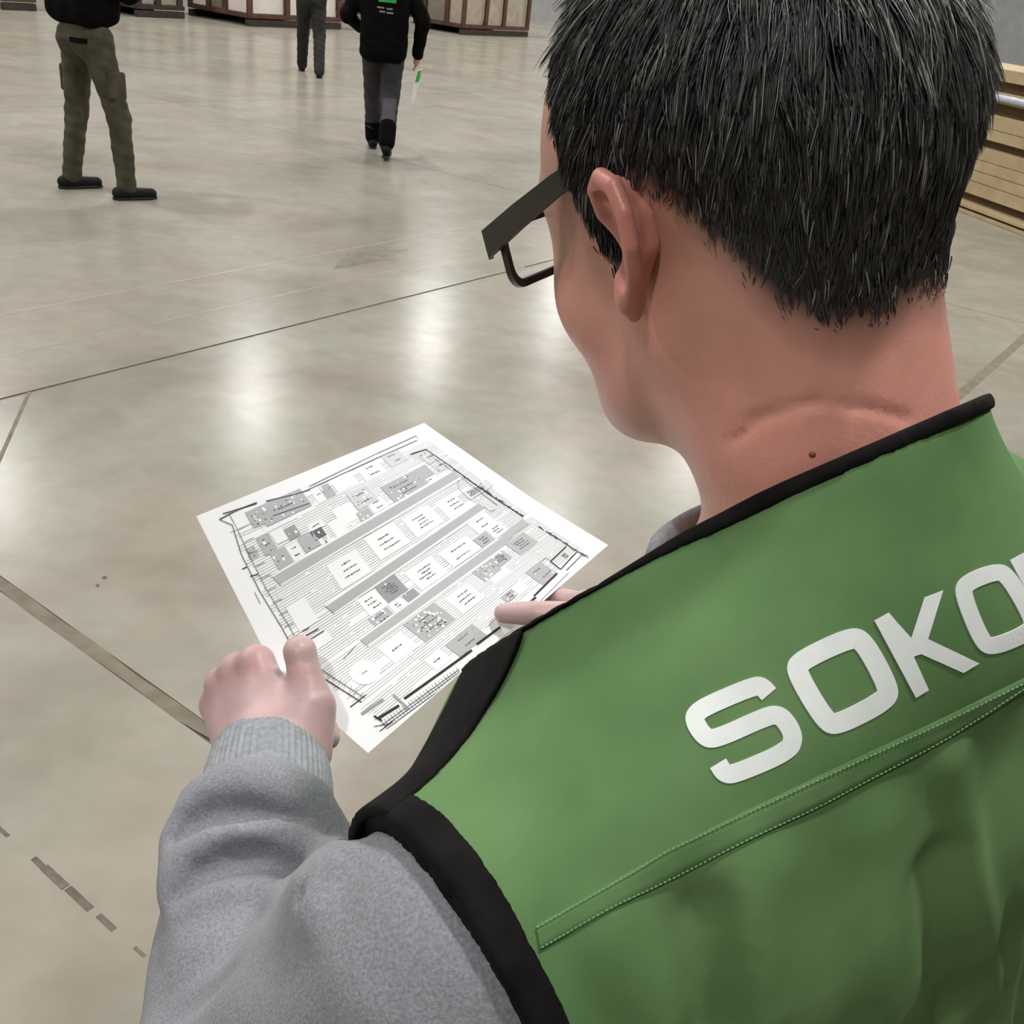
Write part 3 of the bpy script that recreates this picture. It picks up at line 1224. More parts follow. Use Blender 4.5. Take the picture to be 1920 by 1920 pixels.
for line, off in ((upper, .06), (lower, -.10)):
    pts = []
    for (x0, y0), (x1, y1) in zip(line[:-1], line[1:]):
        n = int(math.hypot(x1 - x0, y1 - y0) / 9)
        for k in range(n):
            u, w = k / n, (k + .62) / n
            p0, n0 = hit(VT, x0 + (x1 - x0) * u, y0 + (y1 - y0) * u + (6 if off > 0 else -7), .0016)
            p1, n1 = hit(VT, x0 + (x1 - x0) * w, y0 + (y1 - y0) * w + (6 if off > 0 else -7), .0016)
            if p0 is not None and p1 is not None and np.linalg.norm(p0 - p1) < .01:
                mb.tube([p0, p1], .00035, 5)
tag(mb.build('stitching', M_STITCH, VEST), kind='stuff')

# --- black strip along the front of the shoulder
et = np.array([(-.245, .064), (-.215, .068), (-.19, .075), (-.17, .084), (-.15, .096), (-.13, .112)])


def strip_f(p):
    q = tloc(p)
    ye = np.interp(q[:, 0], et[:, 0], et[:, 1])
    d = np.abs(v_u(p) - .0002) - .0028
    e = np.maximum(ye - q[:, 1], q[:, 1] - ye - .045)
    e = np.maximum(e, np.maximum(q[:, 0] - et[-1, 0] - .01, -.239 - q[:, 0]))
    e = np.maximum(e, -.19 - q[:, 2])
    return smax(smax(d, e, .001), -neck_c(p), .001)


cs = np.array([tp(x, y, z) for x in (-.26, -.08) for y in (.0, .18) for z in (-.21, .02)])
st_v, st_f = mesh_sdf(strip_f, cs.min(0), cs.max(0), .0018)
st_v = smooth_mesh(st_v, st_f, 3)
mesh_obj('shoulder_piping', st_v, st_f, M_BIND, VEST, smooth=True)

# --- mole on the neck
BT = bvh(bv, bf)
p, n = hit(BT, 1523, 852)
if p is not None:
    mm = material('mole', srgb(120, 62, 52), .5)
    v_, f_ = mesh_sdf(ell(p - .0004 * n, (.0016, .0016, .0012)), p - .004, p + .004, .0004)
    mesh_obj('mole', v_, f_, mm, BODY, smooth=True)

# --- hair
nv = len(bv)
nrm = np.zeros((len(BODY.data.vertices), 3), np.float32)
BODY.data.vertex_normals.foreach_get('vector', nrm.ravel())
nrm = nrm[:nv].astype(np.float64)
q, az, hm = hair_mask(bv)
ok = np.nonzero((hm > -.006) & (np.linalg.norm(q, axis=1) < .16))[0]
NH = 24000
pick = rng.choice(ok, NH)
keep = rng.random(NH) < np.clip(.12 + hm[pick] / .016, 0, 1)
pick = pick[keep]; NH = len(pick)
roots = bv[pick] + rng.normal(size=(NH, 3)) * .0012
rn = nrm[pick]
rhm = hm[pick]; rq = q[pick]
crown = hp(.012, -.055, .105)
away = roots - crown
away -= (away * rn).sum(1)[:, None] * rn
away /= np.linalg.norm(away, axis=1)[:, None] + 1e-9
down = np.tile(-HF[:, 2] - .15 * HF[:, 1] * 0, (NH, 1))
down -= (down * rn).sum(1)[:, None] * rn
dl = np.linalg.norm(down, axis=1)[:, None]
flow = away * .8 + down * .55
flow /= np.linalg.norm(flow, axis=1)[:, None] + 1e-9
flow += rng.normal(size=(NH, 3)) * .16
flow -= (flow * rn).sum(1)[:, None] * rn * .8
flow /= np.linalg.norm(flow, axis=1)[:, None]
length = np.interp(rhm, [-.006, .0, .012, .03, .06, .10, .16], [.0015, .0025, .0055, .011, .018, .026, .034]) * rng.uniform(.7, 1.15, NH)
lift = np.interp(rhm, [0, .03, .08, .15], [.15, .22, .34, .5])[:, None]
SEG = 5
tt = np.linspace(0, 1, SEG + 1)
path = np.stack([roots + length[:, None] * (flow * t + rn * lift * (t - .55 * t * t)) + np.array([0, 0, -1]) * length[:, None] * .12 * t * t for t in tt], 1)
# locks: pull each strand's end to that of its nearest guide
NG = 1500
gi_ = rng.choice(NH, NG, replace=False)
near = np.empty(NH, int)
for i in range(0, NH, 2000):
    d2 = ((roots[i:i + 2000, None, :] - roots[gi_][None]) ** 2).sum(2)
    near[i:i + 2000] = gi_[d2.argmin(1)]
pull = (.62 * tt ** 1.3)[None, :, None]
path = path * (1 - pull) + (path[near] - path[near][:, :1] + roots[near][:, None] + (roots - roots[near])[:, None] * .25) * pull
wid = np.array([.00032, .00034, .00032, .00028, .0002, .00006])
side = np.cross(flow, rn); side /= np.linalg.norm(side, axis=1)[:, None]
hv = []
for j, ang in enumerate((0, 2.094, 4.189)):
    off = math.cos(ang) * side + math.sin(ang) * rn
    hv.append(path + off[:, None, :] * wid[None, :, None])
hv = np.stack(hv, 2)                        # strand, seg, corner, xyz
base_i = np.arange(NH)[:, None, None] * (SEG + 1) * 3
si = np.arange(SEG)[None, :, None] * 3
ci = np.arange(3)[None, None, :]
a_ = base_i + si + ci; b_ = base_i + si + (ci + 1) % 3
hf = np.stack([a_, b_, b_ + 3, a_ + 3], -1).reshape(-1, 4)
HAIR = mesh_obj('hair', hv.reshape(-1, 3), hf, M_HAIR, MAN, smooth=True)
grey = rng.random(NH)
gz = np.clip((rq[:, 2] + .02) / .12, 0, 1)
pg = .05 + .27 * gz + .3 * gz * np.clip(rq[:, 0] / .06, 0, 1)
tone = np.where((grey < pg)[:, None], lin(1, 1, 1) * 0 + rng.uniform(.10, .40, (NH, 1)) * np.array([1, .98, .96]), rng.uniform(.018, .062, (NH, 1)) * np.array([1.08, 1, .95]))
set_tint(HAIR, np.repeat(tone, (SEG + 1) * 3, axis=0))
tag(HAIR, 'short dark hair flecked with grey')

# --- trousers and shoes (below the picture)
hipz = C7[2] - .60
for nm, mat_, parts in (('trousers', M_TROUS, None),):
    it = [(ell(tp(0, .075, -.63), (.178, .135, .13), TF), .03)]
    for s_ in (-1, 1):
        h0 = tp(s_ * .085, .075, -.68); k0 = np.array(tp(s_ * .095, .10, 0)); k0[2] = .50
        a0 = np.array(tp(s_ * .10, .07, 0)); a0[2] = .06
        it += [(rc(h0, k0, .095, .07), .03), (rc(k0, a0, .07, .058), .02)]
    tu = Union(it)
    fl_ = lambda p: np.maximum(tu(p), .045 - p[:, 2])
    tlo = np.min([tp(x, y, -.9) for x in (-.25, .25) for y in (-.15, .3)], axis=0); tlo[2] = 0
    thi = np.max([tp(x, y, -.48) for x in (-.25, .25) for y in (-.15, .3)], axis=0)
    t_v, t_f = mesh_sdf(fl_, tlo, thi, .009)
    mesh_obj('trousers', t_v, t_f, M_TROUS, MAN, smooth=True)
for s_ in (-1, 1):
    c = np.array(tp(s_ * .10, .07, 0)); c[2] = 0
    y_ = TF[:, 1]
    u = Union([(rc(c + y_ * -.03 + [0, 0, .045], c + y_ * .15 + [0, 0, .035], .04, .036), .02), (rc(c + [0, 0, .05], c + [0, 0, .10], .045, .045), .02)])
    v_, f_ = mesh_sdf(lambda p: np.maximum(u(p), .012 - p[:, 2]), c + [-.25, -.25, -.02], c + [.25, .25, .18], .006)
    sh = mesh_obj('shoe', v_, f_, M_SHOE, MAN, smooth=True)
    MB().tube([c + y_ * -.065 + [0, 0, .006], c + y_ * -.03 + [0, 0, .006], c + y_ * .06 + [0, 0, .006], c + y_ * .14 + [0, 0, .006], c + y_ * .183 + [0, 0, .006]], [.02, .038, .041, .04, .018], 14).build('sole', M_SOLE, sh)
    so = sh.children[0]
    for vtx in so.data.vertices:
        vtx.co.z = min(max(vtx.co.z, 0.0), .014)

# ------------------------------------------------------------------ glasses
GL = empty('eyeglasses', hp(0, .1, 0))
tag(GL, 'black rectangular eyeglasses with broad flat temples on the man reading', 'glasses')
gx, gy, gz_ = HF[:, 0], HF[:, 1], HF[:, 2]


def rrect(cx, cz, hw, hh, r, n=8):
    out = []
    for sx, sz, a0 in ((1, 1, 0), (-1, 1, 90), (-1, -1, 180), (1, -1, 270)):
        for k in range(n + 1):
            a = math.radians(a0 + 90 * k / n)
            out.append((cx + sx * (hw - r) + r * math.cos(a), cz + sz * (hh - r) + r * math.sin(a)))
    return out


for s_ in (-1, 1):
    out_ = rrect(s_ * .037, -.0030, .0320, .0155, .010)
    inn_ = rrect(s_ * .037, -.0025, .0282, .0125, .008)
    vs_, fs_ = [], []
    n = len(out_)

    def gp(x, z, dy):
        return hp(x, .099 - 3.2 * x * x + dy, z)
    for ring_, dy in ((out_, -.002), (out_, .002), (inn_, .002), (inn_, -.002)):
        vs_ += [gp(x, z, dy) for x, z in ring_]
    for r_ in range(4):
        for k in range(n):
            k2 = (k + 1) % n
            fs_.append((r_ * n + k, r_ * n + k2, ((r_ + 1) % 4) * n + k2, ((r_ + 1) % 4) * n + k))
    mesh_obj('rim', vs_, fs_, M_FRAME, GL)
    vs_, fs_ = [], []
    for dy in (-.0008, .0008):
        vs_ += [gp(x, z, dy) for x, z in inn_]
    fs_ = [tuple(range(n - 1, -1, -1)), tuple(range(n, 2 * n))] + [(k, (k + 1) % n, n + (k + 1) % n, n + k) for k in range(n)]
    mesh_obj('lens', vs_, fs_, M_LENS, GL)
    # temple: flat bar, broad at the hinge, hooked over the ear
    prof = [(.0945, .0050, .0066, .0690), (.090, .0065, .0066, .0725), (.06, .0165, .0058, .0735), (.03, .0260, .0048, .0735), (.005, .0325, .0040, .0730), (-.008, .029, .004, .0715), (-.018, .016, .004, .0690)]
    vs_, fs_ = [], []
    for (y, z, hh, x) in prof:
        for dx, dz in ((-.0016, -hh), (.0016, -hh), (.0016, hh), (-.0016, hh)):
            vs_.append(hp(s_ * (x + dx), y, z + dz))
    for k in range(len(prof) - 1):
        for c in range(4):
            d = (c + 1) % 4
            fs_.append((k * 4 + c, k * 4 + d, k * 4 + 4 + d, k * 4 + 4 + c))
    fs_ += [(3, 2, 1, 0), tuple((len(prof) - 1) * 4 + c for c in range(4))]
    mesh_obj('temple', vs_, fs_, M_TEMPLE, GL)
MB().tube([hp(-.008, .0975, -.002), hp(0, .099, .0), hp(.008, .0975, -.002)], .0022, 8).build('bridge', M_FRAME, GL, smooth=True)
# ------------------------------------------------------------------ the printed plan
PL = [np.array(P(690, 1412, .717)), np.array(P(517, 1262, .722)), np.array(P(368, 968, .722))]
PR = [np.array(P(1140, 1022, .905)), np.array(P(1003, 938, .930)), np.array(P(795, 793, .968))]


def bent(pts, t0, t):
    """Two straight runs with a soft bend at t0."""
    a, b, c = pts
    out = 0
    for k in range(9):
        s = t + (k - 4) * .022
        out = out + (a + (b - a) * s / t0 if s < t0 else b + (c - b) * (s - t0) / (1 - t0))
    return out / 9


def sheet(u, v):
    l = bent(PL, .40, v); r = bent(PR, .40, v)
    return l * (1 - u) + r * u


NU, NV = 60, 60
gv = np.array([[sheet(i / NU, j / NV) for i in range(NU + 1)] for j in range(NV + 1)])
du = np.gradient(gv, axis=1); dv_ = np.gradient(gv, axis=0)
nn_ = np.cross(du, dv_); nn_ /= np.linalg.norm(nn_, axis=2)[..., None]
if nn_[20, 20, 2] < 0: nn_ = -nn_
top_ = gv.reshape(-1, 3); bot_ = (gv - nn_ * .0003).reshape(-1, 3)
W_ = NU + 1
fs_ = []
for j in range(NV):
    for i in range(NU):
        a = j * W_ + i
        fs_.append((a, a + 1, a + W_ + 1, a + W_))
tf_ = list(fs_)
n_ = len(top_)
fs_ += [(d + n_, c + n_, b + n_, a + n_) for a, b, c, d in tf_]
rim_ = [i for i in range(W_)] + [j * W_ + NU for j in range(1, NV + 1)] + [NV * W_ + i for i in range(NU - 1, -1, -1)] + [j * W_ for j in range(NV - 1, 0, -1)]
for k in range(len(rim_)):
    a, b = rim_[k], rim_[(k + 1) % len(rim_)]
    fs_.append((b, a, a + n_, b + n_))
PAPER = empty('plan_sheet', gv.mean((0, 1)))
tag(PAPER, 'white paper sheet with a printed grey floor plan held in both hands', 'paper')
mesh_obj('sheet', np.concatenate([top_, bot_]), fs_, M_PAPER, PAPER)
PT = bvh(top_, tf_)


def grey_mat(name, g, g2=None):
    return material(name, srgb(g, g, g + 2), .7, None if g2 is None else srgb(g2, g2, g2 + 2), 900, spec=.3)


GM = [grey_mat('print_black', 34), grey_mat('print_dark', 96), grey_mat('print_mid', 150), grey_mat('print_grey', 172), grey_mat('print_pale', 200), M_PAPER]
pv, pf, pm = [], [], []


def Z5(x, y):
    return (340 + .427 * x, 780 + .427 * y)


_uvc = {}


def uv_of(x, y):
    """Invert the sheet for a pixel by damped Newton steps."""
    u, v = .5, .5
    for _ in range(14):
        q = to_px(sheet(u, v)); a = to_px(sheet(u + 1e-3, v)); b = to_px(sheet(u, v + 1e-3))
        J = np.array([[(a[0] - q[0]) / 1e-3, (b[0] - q[0]) / 1e-3], [(a[1] - q[1]) / 1e-3, (b[1] - q[1]) / 1e-3]])
        s = np.linalg.solve(J, [x - q[0], y - q[1]])
        u += float(np.clip(s[0], -.3, .3)); v += float(np.clip(s[1], -.3, .3))
    return u, v


def sp(u, v, lift):
    e = 1e-3
    p = sheet(u, v)
    n = np.cross(sheet(u + e, v) - p, sheet(u, v + e) - p); n /= np.linalg.norm(n)
    if n[2] < 0: n = -n
    return p + n * lift


def emit(vs2, faces, m, lift):
    n0 = len(pv)
    pv.extend(sp(max(.004, min(.996, u)), max(.004, min(.996, v)), lift) for u, v in vs2)
    for f in faces:
        pf.append(tuple(n0 + i for i in f)); pm.append(m)


def line_uv(pts, w, m, lift=.0007):
    """w in millimetres."""
    for (u0, v0), (u1, v1) in zip(pts[:-1], pts[1:]):
        dx, dy = (u1 - u0) * 297, (v1 - v0) * 210
        L_ = math.hypot(dx, dy)
        if L_ < 1e-6: continue
        k = max(1, int(L_ / 5))
        ox, oy = -dy / L_ * w / 2 / 297, dx / L_ * w / 2 / 210
        vs2, fs2 = [], []
        for i in range(k + 1):
            u, v = u0 + (u1 - u0) * i / k, v0 + (v1 - v0) * i / k
            vs2 += [(u - ox, v - oy), (u + ox, v + oy)]
            if i: fs2.append((2 * i - 2, 2 * i, 2 * i + 1, 2 * i - 1))
        emit(vs2, fs2, m, lift)


def line_z(pts, w, m, lift=.0007):
    line_uv([uv_of(*Z5(*p)) for p in pts], w, m, lift)


def rect_uv(u0, u1, v0, v1, m, lift):
    a, b = max(1, int((u1 - u0) * 297 / 5)), max(1, int((v1 - v0) * 210 / 5))
    vs2 = [(u0 + (u1 - u0) * i / a, v0 + (v1 - v0) * j / b) for j in range(b + 1) for i in range(a + 1)]
    fs2 = [(j * (a + 1) + i, j * (a + 1) + i + 1, (j + 1) * (a + 1) + i + 1, (j + 1) * (a + 1) + i) for j in range(b) for i in range(a)]
    emit(vs2, fs2, m, lift)


prng = np.random.default_rng(11)


def block(cx, cy, su, sv, m, text=0, dots=0, lift=.00045, tm=1):
    """Block centred on zoom pixel (cx, cy), su x sv in zoom pixels along the sheet's axes."""
    u, v = uv_of(*Z5(cx, cy))
    a = np.array(to_px(sheet(u, v))[:2]); b = np.array(to_px(sheet(u + .02, v))[:2]); c = np.array(to_px(sheet(u, v + .02))[:2])
    ku = .427 * .02 / np.linalg.norm(b - a); kv = .427 * .02 / np.linalg.norm(c - a)
    hu, hv = su * ku / 2, sv * kv / 2
    if m is not None:
        rect_uv(u - hu, u + hu, v - hv, v + hv, m, lift)
    for k in range(text):
        vv_ = v + hv * (.45 - .9 * k / max(1, text - 1) if text > 1 else 0)
        x = u - hu * prng.uniform(.25, .6); e = u + hu * prng.uniform(.25, .6)
        while x < e:
            w = prng.uniform(.004, .011)
            line_uv([(x, vv_ + prng.normal() * .0006), (min(x + w, e), vv_ + prng.normal() * .0006)], prng.uniform(.8, 1.4), tm, lift + .0001)
            x += w + prng.uniform(.0012, .003)
    for k in range(dots):
        du_, dv2 = prng.uniform(-.85, .85) * hu, prng.uniform(-.85, .85) * hv
        r = prng.uniform(.5, 1.5)
        mm_ = 5 if prng.random() < .5 else int(prng.integers(0, 3))
        if mm_ != 5: r *= .6
        n = 7
        emit([(u + du_ + r / 297 * math.cos(t), v + dv2 + r / 210 * math.sin(t)) for t in np.arange(n) * 2 * math.pi / n], [tuple(range(n))], mm_, lift + .00008)


# rows of thin lines over the plan area
for k in range(88):
    v = .07 + .83 * k / 87
    u0, u1 = .075 + .01 * math.sin(k), .93
    x = u0
    while x < u1:
        w = prng.uniform(.10, .35)
        if prng.random() < .88:
            line_uv([(x, v), (min(x + w, u1), v)], .55, 3 if prng.random() < .6 else 2, .00012)
        x += w + prng.uniform(.0, .015)
for k in range(60):
    v = .12 + .76 * prng.random(); u = .1 + .8 * prng.random()
    line_uv([(u, v), (u, v + prng.uniform(.02, .06))], .3, 3, .00012)
# fine grid near the right hand edge and along the bottom
for k in range(26):
    u = .80 + .13 * k / 25
    line_uv([(u, .08), (u, .88)], .3, 4 if k % 3 else 3, .00012)
# paper-white and grey stands
for cx, cy, su, sv, tx in ((835, 240, 95, 75, 2), (715, 290, 100, 70, 0), (600, 345, 40, 75, 1), (725, 430, 90, 85, 0), (690, 490, 60, 70, 0), (430, 525, 55, 60, 0), (500, 595, 55, 75, 2),
                           (860, 390, 70, 60, 2), (1200, 385, 125, 95, 3), (1060, 460, 135, 110, 4), (905, 550, 150, 115, 3), (735, 670, 150, 125, 3), (1320, 470, 95, 75, 2), (1385, 500, 70, 60, 3),
                           (1225, 595, 145, 90, 2), (1075, 690, 140, 110, 4), (840, 820, 95, 95, 3), (955, 835, 65, 60, 3), (1245, 800, 120, 100, 3), (950, 1015, 125, 110, 1), (1125, 1070, 85, 75, 1),
                           (530, 870, 95, 125, 0), (610, 985, 95, 55, 0), (1090, 290, 90, 35, 2), (1400, 700, 90, 40, 0), (1480, 760, 70, 50, 0), (590, 480, 70, 40, 1)):
    block(cx, cy, su, sv, 5, tx, lift=.0003)
for cx, cy, su, sv, m, tx, dt in ((935, 185, 80, 70, 4, 2, 0), (450, 400, 215, 95, 3, 1, 26), (330, 445, 70, 80, 3, 0, 14), (640, 330, 45, 65, 3, 0, 5), (795, 360, 95, 85, 4, 2, 20), (810, 440, 60, 60, 3, 0, 8),
                                  (985, 310, 170, 100, 3, 3, 22), (1050, 255, 90, 60, 3, 0, 0), (310, 600, 40, 55, 3, 1, 3), (375, 565, 60, 85, 3, 1, 6), (440, 625, 70, 85, 3, 0, 5), (485, 512, 55, 55, 2, 0, 5),
                                  (560, 552, 75, 75, 3, 0, 2), (600, 518, 55, 45, 1, 0, 3), (630, 545, 50, 30, 5, 0, 16), (1330, 545, 65, 60, 3, 3, 0), (920, 758, 105, 95, 2, 5, 2), (1010, 790, 60, 50, 2, 0, 2),
                                  (880, 885, 95, 60, 3, 2, 12), (1495, 560, 95, 80, 3, 4, 0), (1340, 680, 90, 75, 3, 0, 18), (1400, 625, 70, 60, 3, 4, 10), (1090, 905, 165, 125, 3, 3, 60), (1250, 985, 150, 85, 3, 2, 2), (1580, 690, 80, 95, 3, 2, 5),
                                  (1440, 790, 60, 40, 3, 2, 2), (1090, 180, 60, 60, 4, 1, 10), (1140, 215, 60, 50, 4, 1, 8), (1290, 330, 150, 45, 4, 4, 26)):
    block(cx, cy, su, sv, m, tx, dt)


def poly_z(pts, m, lift):
    """Four-sided band between two pixel edges, subdivided lengthwise."""
    a0, b0, b1, a1 = [np.array(uv_of(*Z5(*p))) for p in pts]
    k = 60
    vs2, fs2 = [], []
    for i in range(k + 1):
        vs2 += [tuple(a0 + (a1 - a0) * i / k), tuple(b0 + (b1 - b0) * i / k)]
        if i: fs2.append((2 * i - 2, 2 * i, 2 * i + 1, 2 * i - 1))
    emit(vs2, fs2, m, lift)


# three grey aisles with white edges
for q in ([(392, 703), (438, 747), (1232, 276), (1182, 240)], [(626, 832), (674, 870), (1340, 416), (1292, 380)], [(780, 980), (822, 1016), (1430, 575), (1385, 540)]):
    poly_z(q, 5, .00055)
poly_z([(398, 708), (432, 742), (1222, 270), (1190, 248)], 3, .00072)
poly_z([(632, 838), (668, 866), (1330, 408), (1300, 388)], 3, .00072)
poly_z([(785, 985), (815, 1010), (1422, 568), (1390, 546)], 3, .00072)
poly_z([(1390, 546), (1422, 568), (1460, 520), (1428, 508)], 3, .00072)
poly_z([(1428, 508), (1460, 520), (1528, 476), (1496, 452)], 3, .00072)
# round stand
u, v = uv_of(*Z5(805, 1125))
n = 24
emit([(u + 11.5 / 297 * math.cos(t), v + 10 / 210 * math.sin(t)) for t in np.arange(n) * 2 * math.pi / n], [tuple(range(n))], 5, .0004)
block(805, 1125, 60, 40, None, 1, tm=2)
# walls and dimension lines of the hall
line_z([(165, 455), (222, 480), (262, 610), (345, 775), (440, 930), (470, 985)], .7, 1)
line_z([(205, 425), (245, 500), (300, 620), (370, 760), (470, 920), (500, 975)], .5, 1)
line_z([(165, 455), (240, 415), (330, 380)], .8, 1)
line_z([(180, 430), (330, 385)], .6, 0)
line_z([(370, 375), (500, 345), (560, 325)], .9, 1)
line_z([(400, 440), (560, 385)], .8, 1)
line_z([(555, 325), (850, 190), (1035, 108)], .7, 1)
line_z([(560, 310), (845, 172), (1030, 90)], .7, 2)
line_z([(860, 165), (1030, 88), (1040, 105)], .6, 1)
line_z([(1005, 170), (1075, 148)], 1.0, 0)
line_z([(1075, 150), (1180, 222), (1300, 310), (1400, 378), (1500, 442)], 1.1, 0)
line_z([(1090, 175), (1200, 250), (1310, 335), (1390, 395)], .6, 1)
line_z([(1215, 280), (1215, 320), (1260, 365), (1360, 420), (1385, 410)], .5, 2)
for (x0, y0), (x1, y1) in (((1170, 222), (1500, 442)), ((1570, 490), (1700, 572)), ((1700, 575), (1790, 625))):
    for k in range(26):
        t = prng.random()
        x, y = x0 + (x1 - x0) * t, y0 + (y1 - y0) * t
        line_z([(x - 6, y - 6), (x + prng.uniform(0, 8), y + prng.uniform(-4, 6))], .8, 0 if x0 < 1600 else 1)
line_z([(590, 1130), (690, 1195), (790, 1258)], .8, 0)
line_z([(590, 1098), (690, 1165), (805, 1240)], .6, 1)
line_z([(300, 705), (335, 695)], .6, 0); line_z([(265, 672), (285, 664)], .6, 0); line_z([(320, 775), (345, 825)], .5, 1)
line_z([(740, 1280), (810, 1225)], .7, 0); line_z([(710, 1070), (765, 1010)], .4, 1)
for k in range(9):
    t = k / 8
    line_z([(250 + 200 * t, 500 + 430 * t), (290 + 200 * t, 480 + 430 * t)], .4, 2)
    line_z([(590 + 190 * t, 1135 + 115 * t), (605 + 190 * t, 1100 + 115 * t)], .4, 2)
for a, b, w in (((865, 1328), (955, 1272), 2.0), ((978, 1243), (1275, 1030), 1.9), ((1296, 1005), (1400, 928), 1.9), ((1508, 838), (1556, 797), 2.0), ((1548, 792), (1650, 692), 1.6), ((845, 1318), (880, 1340), 1.6)):
    line_z([a, b], w, 0)
for off in (22, 38, 56):
    line_z([(868 + off * .55, 1345 + off * .55), (1215 + off * .3, 1100 + off * .55)], .45, 1)
for k in range(26):
    t = k / 25
    x, y = 875 + 330 * t, 1340 - 232 * t
    line_z([(x, y), (x + 26, y + 30)], .4, 1 if k % 3 else 0)
line_z([(930, 1225), (995, 1285)], 1.8, 2)
line_z([(790, 1310), (885, 1245)], 2.2, 2)
line_z([(845, 1365), (920, 1350)], .5, 0); line_z([(870, 1385), (930, 1340)], .5, 0)
# outlined room and strips at the right corner
line_z([(1620, 640), (1690, 575)], 1.2, 0); line_z([(1620, 640), (1665, 675), (1735, 600)], 1.0, 0)
line_z([(1690, 680), (1765, 605)], .9, 1); line_z([(1560, 830), (1700, 690)], .5, 1); line_z([(1590, 850), (1760, 680)], .5, 1)
block(1685, 615, 55, 40, None, 3)
line_z([(1580, 640), (1600, 625), (1625, 640)], .5, 1)
for x0, y0, x1, y1 in ((545, 965, 600, 935), (560, 985, 625, 945), (530, 945, 560, 930)):
    line_z([(x0, y0), (x1, y1)], .9, 1)
me = bpy.data.meshes.new('printed_plan')
off = np.array(PAPER.location)
me.from_pydata([tuple(np.array(p) - off) for p in pv], [], pf)
for g in GM:
    me.materials.append(g)
me.polygons.foreach_set('material_index', np.array(pm, np.int32))
me.update()
tag(link(bpy.data.objects.new('printed_plan', me), PAPER), 'grey and black printed floor plan', kind='stuff')
